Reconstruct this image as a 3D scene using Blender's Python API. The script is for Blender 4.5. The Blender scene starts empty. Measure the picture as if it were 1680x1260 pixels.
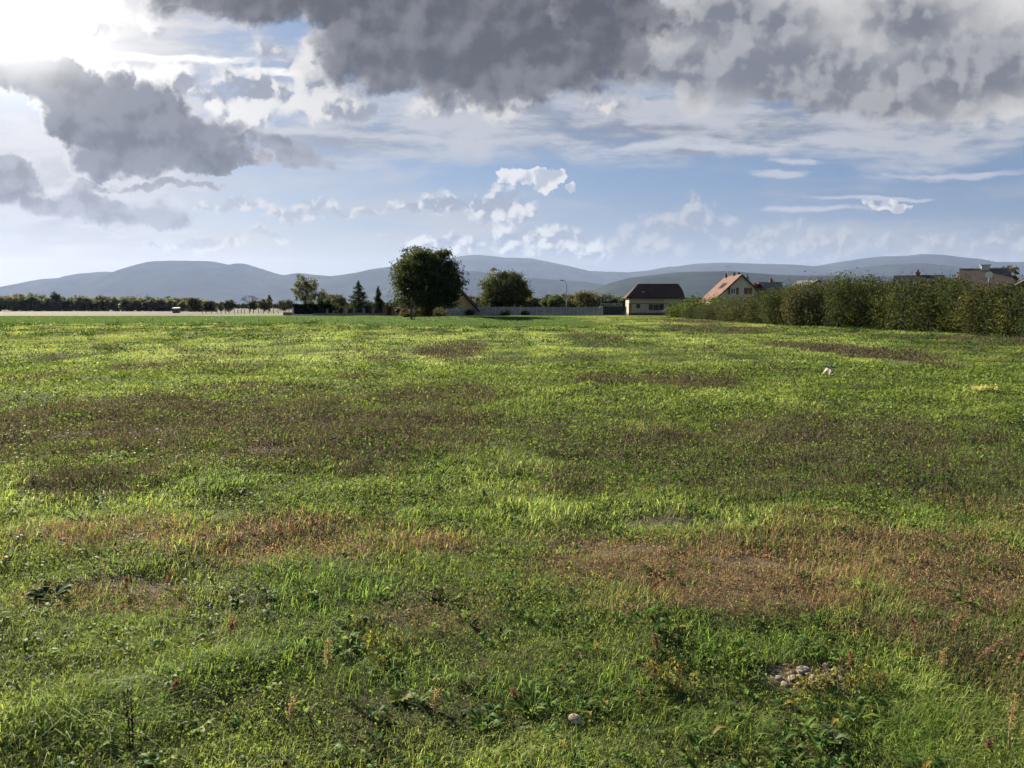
import bpy, math, random
import numpy as np
from mathutils import Vector, Matrix

# ------------------------------------------------------------------ camera, world, sun, exposure
F_PX, CX, CY, HZN = 1293.0, 840.0, 630.0, 502.0      # focal length etc. in pixels of the 1680 px wide photograph
CAM_H = 1.65
PITCH = math.atan((CY - HZN) / F_PX)
EXPO = 1.6
SUN_AZ, SUN_EL = math.radians(-37), math.radians(22)   # azimuth from +Y, negative = to the left
GRASS = 1.0

sc = bpy.context.scene
C = sc.collection
cam_d = bpy.data.cameras.new('camera'); cam = bpy.data.objects.new('camera', cam_d); C.objects.link(cam)
cam.location = (0, 0, CAM_H); cam.rotation_euler = (math.pi/2 - PITCH, 0, 0)
cam_d.sensor_width = 36; cam_d.lens = 36 * F_PX / 1680
cam_d.clip_start = 0.05; cam_d.clip_end = 80000
sc.camera = cam
sc.view_settings.view_transform = 'Standard'; sc.view_settings.look = 'None'
sc.view_settings.exposure = EXPO; sc.view_settings.gamma = 1; sc.view_settings.use_curve_mapping = False
sc.cycles.max_bounces = 6; sc.cycles.diffuse_bounces = 2; sc.cycles.glossy_bounces = 2
sc.cycles.transmission_bounces = 3; sc.cycles.transparent_max_bounces = 6; sc.cycles.volume_bounces = 0; sc.cycles.adaptive_threshold = 0.03
sc.cycles.use_denoising = True; sc.cycles.denoiser = 'OPENIMAGEDENOISE'; sc.cycles.denoising_prefilter = 'ACCURATE'
sc.cycles.sample_clamp_indirect = 4

def pix_dir(px, py):
    a, b = (px - CX) / F_PX, (CY - py) / F_PX
    return Vector((a, math.cos(PITCH) + b*math.sin(PITCH), b*math.cos(PITCH) - math.sin(PITCH)))
def pix_xz(px, py):
    d = pix_dir(px, py); return d.x/d.y, d.z/d.y

sun_dir = Vector((math.sin(SUN_AZ)*math.cos(SUN_EL), math.cos(SUN_AZ)*math.cos(SUN_EL), math.sin(SUN_EL)))
sl = bpy.data.lights.new('sun', 'SUN'); sl.energy = 4.8; sl.angle = math.radians(0.6); sl.color = (1.0, 0.90, 0.74)
so = bpy.data.objects.new('sun', sl); C.objects.link(so)
so.rotation_euler = sun_dir.to_track_quat('Z', 'Y').to_euler()

world = bpy.data.worlds.new('World'); sc.world = world; world.use_nodes = True
WN = world.node_tree.nodes; WL = world.node_tree.links; WN.clear()
def wire(sock, v, links=None):
    if isinstance(v, E): WL.new(v.s, sock)
    elif isinstance(v, (int, float)): sock.default_value = v
    else: sock.default_value = v
class E:
    """a scalar or vector socket in the world's node tree"""
    def __init__(self, s): self.s = s
    @staticmethod
    def m(op, a, b=None, c=None, clamp=False):
        n = WN.new('ShaderNodeMath'); n.operation = op; n.use_clamp = clamp
        for i, v in enumerate((a, b, c)):
            if v is not None: wire(n.inputs[i], v)
        return E(n.outputs[0])
    def __add__(a, b): return E.m('ADD', a, b)
    __radd__ = __add__
    def __mul__(a, b): return E.m('MULTIPLY', a, b)
    __rmul__ = __mul__
    def __sub__(a, b): return E.m('SUBTRACT', a, b)
    def __rsub__(a, b): return E.m('SUBTRACT', b, a)
    def __truediv__(a, b): return E.m('DIVIDE', a, b)
    def max(a, b): return E.m('MAXIMUM', a, b)
    def min(a, b): return E.m('MINIMUM', a, b)
    def smax(a, b, k=0.3): return E.m('SMOOTH_MAX', a, b, k)
    def step(a, lo, hi):
        n = WN.new('ShaderNodeMapRange'); n.interpolation_type = 'SMOOTHSTEP'
        wire(n.inputs['Value'], a); n.inputs['From Min'].default_value = lo; n.inputs['From Max'].default_value = hi
        return E(n.outputs['Result'])
def vmath(op, a, b=None):
    n = WN.new('ShaderNodeVectorMath'); n.operation = op
    wire(n.inputs[0], a)
    if b is not None: wire(n.inputs[1], b)
    return E(n.outputs['Value'] if op in ('LENGTH', 'DOT_PRODUCT') else n.outputs[0])
def comb(x, y, z=0.0):
    n = WN.new('ShaderNodeCombineXYZ'); wire(n.inputs[0], x); wire(n.inputs[1], y); wire(n.inputs[2], z); return E(n.outputs[0])
def noise(v, scale, det=6, rough=0.55, col=False, dist=0.0, lac=2.0):
    n = WN.new('ShaderNodeTexNoise'); n.noise_dimensions = '2D'; wire(n.inputs['Vector'], v)
    n.inputs['Scale'].default_value = scale; n.inputs['Detail'].default_value = det
    n.inputs['Roughness'].default_value = rough; n.inputs['Distortion'].default_value = dist; n.inputs['Lacunarity'].default_value = lac
    return E(n.outputs['Color' if col else 'Fac'])
def billow(v, scale, det=2.0, rough=0.5):
    n = WN.new('ShaderNodeTexVoronoi'); n.voronoi_dimensions = '2D'; n.feature = 'SMOOTH_F1'; wire(n.inputs['Vector'], v)
    n.inputs['Scale'].default_value = scale; n.inputs['Detail'].default_value = det; n.inputs['Roughness'].default_value = rough; n.inputs['Smoothness'].default_value = 0.35
    return 1.0 - E(n.outputs['Distance'])
def rgb(c):
    n = WN.new('ShaderNodeRGB'); n.outputs[0].default_value = (*c, 1); return E(n.outputs[0])
def mixc(f, a, b):
    n = WN.new('ShaderNodeMix'); n.data_type = 'RGBA'; n.clamp_factor = True
    wire(n.inputs[0], f)
    for s, v in ((n.inputs[6], a), (n.inputs[7], b)):
        if isinstance(v, tuple): s.default_value = (*v, 1)
        else: wire(s, v)
    return E(n.outputs[2])
def addc(c, k, f):
    n = WN.new('ShaderNodeMix'); n.data_type = 'RGBA'; n.blend_type = 'ADD'; n.clamp_factor = True
    wire(n.inputs[0], f); wire(n.inputs[6], c); n.inputs[7].default_value = (*k, 1); return E(n.outputs[2])

def build_sky():
    S = 0.1
    tc = WN.new('ShaderNodeTexCoord'); D = E(tc.outputs['Generated'])
    sep = WN.new('ShaderNodeSeparateXYZ'); WL.new(D.s, sep.inputs[0])
    dx, dy, dz = (E(o) for o in sep.outputs)
    yy = E.m('ABSOLUTE', dy).max(0.22)
    P = comb(dx/yy, dz.max(0.0)/yy, 0.0)                 # tangent plane of the northern sky: clouds get their own bearings and heights
    # warped coordinates for ragged cloud outlines
    w1 = vmath('SUBTRACT', noise(P, 7, 5, 0.6, col=True), (0.5, 0.5, 0.5))
    w2 = vmath('SUBTRACT', noise(P, 30, 5, 0.6, col=True), (0.5, 0.5, 0.5))
    Pw = vmath('ADD', P, vmath('ADD', vmath('MULTIPLY', w1, (0.10, 0.06, 0.0)), vmath('MULTIPLY', w2, (0.035, 0.026, 0.0))))
    Ps = vmath('ADD', P, vmath('MULTIPLY', w1, (0.06, 0.018, 0.0)))
    def blob(px, py, rx, ry, rot=0, src=None):
        X, Z = pix_xz(px, py); src = src or Pw
        q = vmath('SUBTRACT', src, (X, Z, 0))
        if rot:
            c_, s_ = math.cos(math.radians(rot)), math.sin(math.radians(rot))
            q = comb(vmath('DOT_PRODUCT', q, (c_*F_PX/rx, s_*F_PX/rx, 0)), vmath('DOT_PRODUCT', q, (-s_*F_PX/ry, c_*F_PX/ry, 0)))
        else: q = vmath('MULTIPLY', q, (F_PX/rx, F_PX/ry, 0))
        return 1.0 - vmath('LENGTH', q)
    def blobs(lst, src=None, k=0.25):
        m = None
        for b in lst:
            e = blob(*b, src=src)
            m = e if m is None else m.smax(e, k)
        return m
    Sx, Sz = pix_xz(20, 10)
    sd = vmath('LENGTH', vmath('MULTIPLY', vmath('SUBTRACT', P, (Sx, Sz, 0)), (1.0, 1.25, 0.0)))
    sunp = E.m('EXPONENT', 0.0 - sd*sd/0.075)             # 1 at the sun, fading over about 18 degrees
    glow = E.m('EXPONENT', 0.0 - sd*sd/0.0075)
    sunw = E.m('EXPONENT', 0.0 - sd*sd/0.45)
    front = dy.step(-0.1, 0.3)
    sunp, glow, sunw = sunp*front, glow*front, sunw*front

    sky = WN.new('ShaderNodeTexSky'); sky.sky_type = 'NISHITA'; sky.sun_disc = False
    sky.sun_elevation = SUN_EL; sky.sun_rotation = SUN_AZ; sky.air_density = 1.3; sky.dust_density = 1.0; sky.ozone_density = 2.0
    K = 1.0 / (S * 2**EXPO)                               # display value -> colour fed to the background
    def dc(r, g, b): return (r*K, g*K, b*K)
    def mulc(c, k):
        n = WN.new('ShaderNodeMix'); n.data_type = 'RGBA'; n.blend_type = 'MULTIPLY'; n.inputs[0].default_value = 1
        wire(n.inputs[6], c); n.inputs[7].default_value = (*k, 1); return E(n.outputs[2])
    col = mulc(E(sky.outputs[0]), (0.20, 0.23, 0.30))
    col = mixc(0.6, col, dc(0.115, 0.21, 0.40))
    el = dz.max(0.0)/yy
    # pale veil towards the horizon and round the sun
    veil = 1.0 - el.step(-0.03, 0.17)
    warm = mixc(sunw, dc(0.37, 0.41, 0.47), dc(0.56, 0.455, 0.285))
    col = mixc(veil*0.8, col, warm)
    # thin streaked high cloud
    Pst = vmath('MULTIPLY', Ps, (1.0, 4.5, 1.0))
    ns = noise(Pst, 5.0, 7, 0.58)
    nf = noise(Pst, 16.0, 6, 0.6)
    band = blobs([(1120, 205, 760, 66), (1500, 180, 420, 90), (560, 230, 260, 50), (100, 300, 330, 170), (60, 60, 500, 200), (1180, 245, 240, 18, 3)], src=Ps)
    st = (band*0.9 + (ns - 0.5)*2.0 + (nf - 0.5)*0.5 + 0.16).step(0.0, 0.85)
    low = (1.0 - el.step(0.06, 0.22))*(noise(vmath('MULTIPLY', Ps, (1.0, 7.0, 1.0)), 3.2, 6, 0.6) - 0.40).step(0.0, 0.28)
    stc = mixc((ns*1.2 + nf*0.5 - 0.25).step(0.38, 0.72), dc(0.20, 0.215, 0.26), dc(0.50, 0.51, 0.54))
    stc = mixc(sunp*0.8, stc, dc(0.95, 0.90, 0.84))
    lowc = mixc(sunw, dc(0.42, 0.44, 0.48), dc(0.62, 0.53, 0.39))
    col = mixc(low*0.7, col, lowc)
    col = mixc(st*0.93, col, stc)
    for b in ((1280, 289, 62, 9, 1), (1330, 268, 55, 8, -4), (1120, 243, 210, 17, 2), (1440, 327, 110, 4, 0), (1560, 288, 190, 8, 2), (1330, 345, 140, 6, 1)):
        a = (blob(*b, src=Ps) + (nf - 0.5)*1.8).step(0.0, 0.8)
        col = mixc(a*0.75, col, dc(0.55, 0.57, 0.61))
    for b in ((290, 97, 200, 9, -1), (470, 118, 90, 8, -4)):
        a = (blob(*b, src=Ps) + (nf - 0.5)*1.2).step(0.0, 0.7)
        col = mixc(a*0.9, col, dc(1.1, 1.07, 1.0))
    # distant cumulus: lit from the upper left, soft grey beneath
    Pb = vmath('ADD', P, vmath('MULTIPLY', w2, (0.02, 0.014, 0.0)))
    nc = noise(P, 20, 6, 0.6)*0.5 + billow(Pb, 34, 2.0, 0.6)*0.62 + 0.01; Pb2 = vmath('ADD', Pb, (-0.006, 0.009, 0.0)); nc2 = noise(Pb2, 20, 6, 0.6)*0.5 + billow(Pb2, 34, 2.0, 0.6)*0.62 + 0.01
    def cumulus(col, lst, amp, light, shade, op, soft=0.22, k=0.6):
        m = blobs(lst, src=Pw, k=0.15)
        t = m*1.7 + (nc - 0.5)*amp
        rel = ((nc - nc2)*3.2 + 0.68 - m*k)
        return mixc(t.step(0.0, soft)*op, col, mixc(rel.step(-0.15, 1.1), shade, light))
    col = cumulus(col, [(1110, 372, 120, 38), (1127, 330, 22, 20), (1120, 350, 50, 24), (1235, 392, 130, 38), (1340, 405, 110, 34), (1500, 400, 160, 34), (1640, 395, 120, 36), (1040, 405, 120, 34)], 1.6,
                  dc(0.54, 0.55, 0.56), dc(0.30, 0.335, 0.39), 0.75, 1.2)
    col = cumulus(col, [(760, 338, 100, 24), (820, 345, 60, 42), (890, 392, 100, 36), (700, 345, 60, 12), (950, 400, 50, 26), (750, 400, 120, 14)], 1.3,
                  dc(0.74, 0.74, 0.72), dc(0.27, 0.30, 0.365), 0.88, 0.8)
    col = cumulus(col, [(862, 292, 34, 20), (893, 292, 26, 14), (935, 303, 17, 7), (1447, 339, 36, 10)], 0.9, dc(0.80, 0.79, 0.77), dc(0.45, 0.48, 0.54), 0.92, 0.25)
    col = cumulus(col, [(330, 405, 92, 18), (250, 411, 34, 7), (480, 352, 110, 15), (380, 335, 90, 16), (590, 352, 90, 10), (430, 385, 60, 16), (520, 340, 60, 12)], 1.5,
                  dc(0.72, 0.68, 0.62), dc(0.35, 0.35, 0.37), 0.7, 1.0, 0.7)
    # bright mid-level cloud around the gap left of centre
    P3 = vmath('ADD', P, vmath('MULTIPLY', w2, (0.03, 0.022, 0.0))); P4 = vmath('ADD', P3, (-0.010, 0.012, 0.0))
    nb = noise(P, 11, 8, 0.6)*0.72 + billow(P3, 15, 2.5, 0.55)*0.36 - 0.005; nb2 = noise(vmath('ADD', P, (-0.010, 0.012, 0.0)), 11, 8, 0.6)*0.72 + billow(P4, 15, 2.5, 0.55)*0.36 - 0.005; nd = noise(P, 3.5, 5, 0.55)
    m = blobs([(440, 150, 150, 70), (350, 170, 70, 55), (520, 110, 110, 90), (600, 178, 110, 36), (230, 140, 150, 50), (90, 40, 200, 90), (760, 170, 200, 34), (1000, 165, 120, 30)])
    t = m + (nb - 0.5)*1.8
    rel = (nb - nb2)*7.0 + 0.50 + sunp*0.28
    col = mixc(t.step(0.0, 0.5)*0.9, col, mixc(rel.step(0.0, 1.0), dc(0.27, 0.28, 0.32), mixc(sunp, dc(0.72, 0.70, 0.66), dc(1.25, 1.2, 1.12))))
    # mottled grey cloud upper right
    m = blobs([(1400, 50, 420, 135), (1180, 60, 200, 110), (1620, 100, 260, 110), (1250, 135, 110, 46), (1660, 20, 200, 120), (1500, 150, 300, 44)], k=0.3)
    t = m*1.3 + 0.12 + (nb - 0.5)*1.2 + (nd - 0.5)*0.5
    core = blobs([(1310, 115, 190, 75), (1600, 105, 170, 66), (1230, 30, 150, 44), (1480, 30, 130, 46), (1400, 168, 240, 26), (1130, 110, 90, 40)])*0.8 + 0.34 + (noise(P, 5.5, 7, 0.48) - 0.5)*1.5 + (nd - 0.5)*0.5
    rc = mixc(core.step(-0.15, 1.0), dc(0.74, 0.72, 0.68), dc(0.165, 0.166, 0.182))
    rc = mixc(((nb - nb2)*5.0 + 0.45).step(0.1, 1.1)*0.35, rc, dc(0.74, 0.73, 0.70))
    col = mixc(t.step(0.0, 0.5)*0.93, col, rc)
    # dark clouds in front, with a bright rim where they thin out towards the sun
    def dark(col, lst, rimw, amp, core, op=1.0, ndk=0.35, edge=0.2, rimk=1.0):
        m = blobs(lst, k=0.3)
        t = m + (nb - 0.5)*amp + (nd - 0.5)*ndk
        rimc = mixc(sunp, dc(0.46, 0.46, 0.47), dc(1.5, 1.45, 1.35))
        body = mixc(((nb - nb2)*3.2 + (nd - 0.5)*1.5 + 0.95 + sunp*0.25 - t*0.85).step(0.0, 1.0), tuple(c*0.80 for c in dc(*core)), tuple(c*2.3 for c in dc(*core)))
        rimf = (1.0 - t.step(0.02, rimw))*((nb - nb2)*6.0 + 0.6).step(0.0, 0.8)*rimk
        return mixc(t.step(0.0, edge)*op, col, mixc(rimf, body, rimc))
    col = dark(col, [(170, 335, 140, 34, -8), (230, 355, 110, 24), (60, 325, 90, 26)], 0.3, 1.3, (0.135, 0.135, 0.150), 0.85, 0.5, 0.4, 0.4)
    col = dark(col, [(15, 285, 75, 44, -25), (490, 255, 85, 26, -18), (270, 303, 130, 10)], 0.3, 1.3, (0.125, 0.125, 0.138), 0.85, 0.4, 0.35, 0.5)
    col = dark(col, [(90, 145, 185, 52, -10), (235, 238, 180, 62), (330, 264, 110, 27), (180, 190, 140, 68), (130, 215, 90, 40)], 0.34, 1.1, (0.078, 0.078, 0.088), 1.0, 0.4, 0.16, 0.8)
    col = dark(col, [(720, 0, 360, 150), (860, 85, 250, 100), (560, -10, 240, 80), (980, 40, 150, 120), (700, 100, 220, 64), (600, -70, 420, 120), (440, -5, 210, 62), (780, 130, 180, 50)], 0.45, 1.0, (0.072, 0.071, 0.077), 1.0, 0.7, 0.30, 0.8)
    # glare round the hidden sun
    col = addc(col, dc(1.9, 1.85, 1.75), glow)
    col = addc(col, dc(0.05, 0.048, 0.042), sunp)
    bg = WN.new('ShaderNodeBackground'); WL.new(col.s, bg.inputs['Color']); bg.inputs['Strength'].default_value = S
    out = WN.new('ShaderNodeOutputWorld'); WL.new(bg.outputs[0], out.inputs['Surface'])
SKYK = 1.0
build_sky()
world.cycles.sampling_method = 'MANUAL'; world.cycles.sample_map_resolution = 512

# ------------------------------------------------------------------ numpy noise
def _hash(ix, iy, seed):
    h = (ix.astype(np.int64)*374761393 + iy.astype(np.int64)*668265263 + seed*1442695041) & 0xffffffff
    h = ((h ^ (h >> 13))*1274126177) & 0xffffffff
    return ((h ^ (h >> 16)) & 0xffff) / 65535.0
def vnoise(x, y, seed=0):
    ix, iy = np.floor(x), np.floor(y); fx, fy = x-ix, y-iy
    fx = fx*fx*(3-2*fx); fy = fy*fy*(3-2*fy)
    a, b, c, d = _hash(ix, iy, seed), _hash(ix+1, iy, seed), _hash(ix, iy+1, seed), _hash(ix+1, iy+1, seed)
    return (a*(1-fx)+b*fx)*(1-fy) + (c*(1-fx)+d*fx)*fy
def fbm(x, y, seed=0, octv=4):
    s, a, t = 0, 1, 0
    for k in range(octv):
        s = s + a*vnoise(x*2**k + 17.3*k, y*2**k - 9.1*k, seed+k); t += a; a *= 0.5
    return s/t - 0.5                                     # about -0.5 .. 0.5
def sst(x, a, b):
    t = np.clip((x-a)/(b-a), 0, 1); return t*t*(3-2*t)

# ------------------------------------------------------------------ the lie of the land
def dist_of(py): return CAM_H*F_PX/(py-HZN)
def ground_xy(px, py):
    d = pix_dir(px, py); t = CAM_H/-d.z; return d.x*t, d.y*t
def GH(x, y):
    x = np.asarray(x, float); y = np.asarray(y, float)
    D = np.hypot(x, y)
    near = 1 - sst(D, 60, 160)
    z = 0.16*fbm(x/9, y/6, 3, 3)*sst(D, 3, 14)*near
    z = z + 0.15*fbm(x/1.6, y/1.1, 11, 3)*(1 - sst(D, 50, 100))*(0.75+0.25*sst(D, 4, 14)) + 0.10*fbm(x/4.5, y/2.6, 15, 2)*sst(D, 14, 30)*(1 - sst(D, 60, 100))
    z = z + 0.060*fbm(x/0.45, y/0.38, 21, 2)*(1 - sst(D, 10, 22))
    z = z + 0.35*np.exp(-((y-93)/6)**2)*np.exp(-((x+4)/14)**2)      # low bank in front of the oak
    z = z - 1.25*sst(D, 170, 480)
    return z
def gz(x, y): return float(GH(np.array([x]), np.array([y]))[0])

# patches of the field, each given by where it lies on the ground
PATCH = [ # px, py, half w, half h, kind, strength
 (985,558,48,9,'brown',1.2),(1180,541,75,6,'brown',1.1),(1150,529,50,4,'brown',1.0),(1330,570,70,8,'brown',.9),(1450,582,90,10,'brown',1.0),
 (1560,556,120,5,'brown',.8),(1540,600,40,4,'brown',.7),(1130,628,95,12,'brown',1.0),(1010,624,70,8,'brown',.9),(740,575,60,14,'brown',.6),(600,622,45,7,'brown',1.0),
 (690,648,170,18,'brown',.65),(300,668,260,14,'brown',.8),(130,695,210,34,'brown',1.0),(330,705,200,34,'brown',1.0),(500,680,130,30,'brown',.7),
 (640,735,130,42,'brown',1.0),(480,750,90,24,'brown',.8),(900,705,200,12,'brown',.5),(150,800,120,24,'brown',.8),(420,640,130,10,'brown',.4),
 (1100,740,240,34,'brown',.75),(1400,720,260,38,'brown',.75),(1560,790,180,60,'brown',.55),(1250,800,260,40,'brown',.6),(950,790,140,26,'brown',.6),(60,760,120,14,'brown',.4),
 (430,880,190,34,'rust',1.0),(230,870,120,18,'rust',.6),(640,880,120,20,'rust',.55),(1150,930,230,34,'rust',1.0),(1480,920,240,44,'rust',1.1),(1300,990,300,24,'rust',.8),
 (1560,990,200,30,'rust',.8),(740,1010,120,30,'rust',.5),(150,985,170,26,'rust',.5),(1640,850,90,30,'rust',.5),(1330,945,430,50,'rust',.95),(500,897,270,26,'rust',.85),(190,885,230,24,'rust',.7),(260,698,340,42,'brown',1.15),(560,720,300,50,'brown',.9),(1300,770,420,60,'brown',.7),(1000,890,160,8,'rust',.7),(1400,885,280,9,'rust',.8),(900,935,120,10,'rust',.6),(1250,965,400,10,'rust',.8),(300,915,260,10,'rust',.6),(520,860,140,9,'rust',.5),(1500,950,200,40,'rust',.7),(1350,860,120,18,'rust',.5),(60,890,110,22,'rust',.4),(1450,1040,140,18,'rust',.5),
 (250,702,93,8,'earth',1.2),(390,698,75,6,'earth',1.0),(150,706,50,6,'earth',.9),(270,725,50,8,'earth',.8),(445,738,50,8,'soil',.9),(520,688,68,4,'earth',.8),(190,806,40,6,'soil',.7),(985,562,22,4,'soil',.8),(1485,594,28,3,'soil',1.0),
 (1130,860,110,12,'soil',.9),(1050,868,60,8,'soil',.6),(1240,925,100,9,'soil',.8),(240,955,90,12,'soil',.7),(1345,1112,88,25,'soil',2.2),(1040,905,70,7,'soil',.6),(1580,1130,60,12,'soil',.6),(60,1170,50,10,'soil',.5),
 (355,800,62,18,'lush',1.2),(760,770,130,34,'lush',.6),(560,960,110,34,'lush',1.2),(480,990,70,22,'lush',1.0),(160,1190,160,44,'lush',1.0),(430,1090,120,32,'lush',1.1),(1230,1075,110,34,'lush',1.1),
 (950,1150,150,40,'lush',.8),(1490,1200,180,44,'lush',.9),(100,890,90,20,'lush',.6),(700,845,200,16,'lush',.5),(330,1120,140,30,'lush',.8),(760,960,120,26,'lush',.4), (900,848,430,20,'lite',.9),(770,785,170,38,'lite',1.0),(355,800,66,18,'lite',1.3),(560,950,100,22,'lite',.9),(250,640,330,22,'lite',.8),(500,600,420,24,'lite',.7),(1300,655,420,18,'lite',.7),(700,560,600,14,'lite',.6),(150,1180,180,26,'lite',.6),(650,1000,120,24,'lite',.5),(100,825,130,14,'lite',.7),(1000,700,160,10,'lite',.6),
 (1200,1200,140,34,'lush',.7),(650,1130,120,26,'lush',.6),
]
def patch_w(x, y):
    D = np.maximum(np.hypot(x, y), 1.0)
    W = {k: np.zeros_like(x) for k in ('brown', 'rust', 'soil', 'lush', 'lite', 'earth')}
    sx = np.maximum(D*0.035, 0.16)
    nx = fbm(x/(sx.clip(0.3, 2.0)*2.4), y/(1.6*sx.clip(0.3, 2.0)), 41, 4)
    nl = fbm(x/0.5, y/0.45, 55, 3); nm = fbm(x/2.4, y/3.4, 57, 3)
    for px, py, hw, hh, kind, s in PATCH:
        x0, y0 = ground_xy(px, py); _, ya = ground_xy(px, py-hh); _, yb = ground_xy(px, py+hh)
        rx = hw*y0/F_PX; ry = max((ya-yb)/2, 0.05); yc = (ya+yb)/2
        r = np.sqrt(((x-x0)/rx)**2 + ((y-yc)/ry)**2)
        w = sst(1.25 - r + nx*1.1 + nl*0.5, 0.0, 0.75)*s
        W[kind] = np.maximum(W[kind], w)
    for k in ('brown', 'rust'):
        W[k] = np.clip(W[k]*(1.45 if k == 'rust' else 1.25) + (nl*1.4 + nm*0.8)*W[k], 0, 1)
    W['earth'] = np.clip(W['earth'] + nl*2.2*W['earth'], 0, 1); W['soil'] = np.clip(np.maximum(W['soil'] + nl*1.6*W['soil'], W['earth']*0.8), 0, 1.2)
    far = sst(y, 7, 11)
    W['rust'] = np.maximum(W['rust'], np.clip((nm + nl*0.6 - 0.12)*3.0, 0, 0.5)*(1-far))
    W['brown'] = np.maximum(W['brown'], np.clip((nm + nl*0.6 - 0.17)*2.5, 0, 0.5))
    return W

# ------------------------------------------------------------------ meshes and materials
def link_mesh(name, me, mat=None, parent=None, loc=None):
    o = bpy.data.objects.new(name, me); C.objects.link(o)
    if mat: me.materials.append(mat)
    if parent: o.parent = parent
    if loc is not None: o.location = loc
    return o
def np_mesh(name, V, polys, col=None, smooth=False):
    """V (n,3); polys = list of (m,k) index arrays; col (n,3)"""
    me = bpy.data.meshes.new(name)
    V = np.asarray(V, np.float32)
    me.vertices.add(len(V)); me.vertices.foreach_set('co', V.ravel())
    loops = np.concatenate([p.ravel() for p in polys]).astype(np.int32)
    sizes = np.concatenate([np.full(len(p), p.shape[1], np.int32) for p in polys])
    starts = np.concatenate([[0], np.cumsum(sizes)[:-1]]).astype(np.int32)
    me.loops.add(len(loops)); me.loops.foreach_set('vertex_index', loops)
    me.polygons.add(len(sizes)); me.polygons.foreach_set('loop_start', starts); me.polygons.foreach_set('loop_total', sizes)
    if smooth: me.polygons.foreach_set('use_smooth', np.ones(len(sizes), bool))
    me.update(calc_edges=True)
    if col is not None:
        a = me.attributes.new('Col', 'FLOAT_COLOR', 'POINT')
        c = np.ones((len(V), 4), np.float32); c[:, :3] = col
        a.data.foreach_set('color', c.ravel())
    return me

class MT:
    def __init__(s, name):
        s.m = bpy.data.materials.new(name); s.m.use_nodes = True; s.n = s.m.node_tree.nodes; s.l = s.m.node_tree.links; s.n.clear()
        s.out = s.n.new('ShaderNodeOutputMaterial')
    def N(s, t, **kw):
        n = s.n.new(t)
        for k, v in kw.items(): setattr(n, k, v)
        return n
    def noise(s, scale, det=4, coord='Object', rough=0.6, mapscale=None):
        tc = s.N('ShaderNodeTexCoord'); n = s.N('ShaderNodeTexNoise'); n.inputs['Scale'].default_value = scale
        n.inputs['Detail'].default_value = det; n.inputs['Roughness'].default_value = rough
        if mapscale:
            mp = s.N('ShaderNodeMapping'); mp.inputs['Scale'].default_value = mapscale
            s.l.new(tc.outputs[coord], mp.inputs[0]); s.l.new(mp.outputs[0], n.inputs['Vector'])
        else: s.l.new(tc.outputs[coord], n.inputs['Vector'])
        return n
    def ramp(s, sock, stops):
        r = s.N('ShaderNodeValToRGB'); s.l.new(sock, r.inputs[0]); e = r.color_ramp.elements
        while len(e) < len(stops): e.new(0.5)
        for i, (p, c) in enumerate(stops): e[i].position = p; e[i].color = (*c, 1)
        return r.outputs[0]
def surf(name, c, c2=None, scale=3.0, rough=0.8, bump=0.0, bscale=20, mapscale=None, metal=0.0, spec=0.3):
    """plain weathered surface: two colours mixed by noise, optional bump"""
    t = MT(name); b = t.N('ShaderNodeBsdfPrincipled'); t.l.new(b.outputs[0], t.out.inputs[0])
    c2 = c2 or tuple(v*0.75 for v in c)
    n = t.noise(scale, 6, mapscale=mapscale)
    t.l.new(t.ramp(n.outputs[0], [(0.35, c), (0.68, c2)]), b.inputs['Base Color'])
    b.inputs['Roughness'].default_value = rough; b.inputs['Metallic'].default_value = metal; b.inputs['Specular IOR Level'].default_value = spec
    if bump:
        nb = t.noise(bscale, 4); bp = t.N('ShaderNodeBump'); bp.inputs['Strength'].default_value = bump; bp.inputs['Distance'].default_value = 0.03
        t.l.new(nb.outputs[0], bp.inputs['Height']); t.l.new(bp.outputs[0], b.inputs['Normal'])
    return t.m
def tiles(name, c, c2, sx=3.2, sy=3.0):
    """tiled roof: courses along the slope, every tile a little different"""
    t = MT(name); b = t.N('ShaderNodeBsdfPrincipled'); t.l.new(b.outputs[0], t.out.inputs[0])
    tc = t.N('ShaderNodeTexCoord'); br = t.N('ShaderNodeTexBrick'); mp = t.N('ShaderNodeMapping')
    mp.inputs['Rotation'].default_value = (math.radians(90), 0, 0) if sy < 0 else (0, 0, 0)
    t.l.new(tc.outputs['Object'], mp.inputs[0]); t.l.new(mp.outputs[0], br.inputs['Vector'])
    br.inputs['Scale'].default_value = sx; br.inputs['Color1'].default_value = (*c, 1); br.inputs['Color2'].default_value = (*c2, 1)
    br.inputs['Mortar'].default_value = (*(v*0.45 for v in c), 1); br.inputs['Mortar Size'].default_value = 0.02
    n = t.noise(0.9, 5); mx = t.N('ShaderNodeMix', data_type='RGBA', blend_type='MULTIPLY'); mx.inputs[0].default_value = 0.7
    t.l.new(br.outputs[0], mx.inputs[6]); t.l.new(t.ramp(n.outputs[0], [(0.3, (0.7, 0.7, 0.7)), (0.7, (1.1, 1.05, 1.0))]), mx.inputs[7])
    t.l.new(mx.outputs[2], b.inputs['Base Color']); b.inputs['Roughness'].default_value = 0.9; b.inputs['Specular IOR Level'].default_value = 0.1
    return t.m
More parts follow.
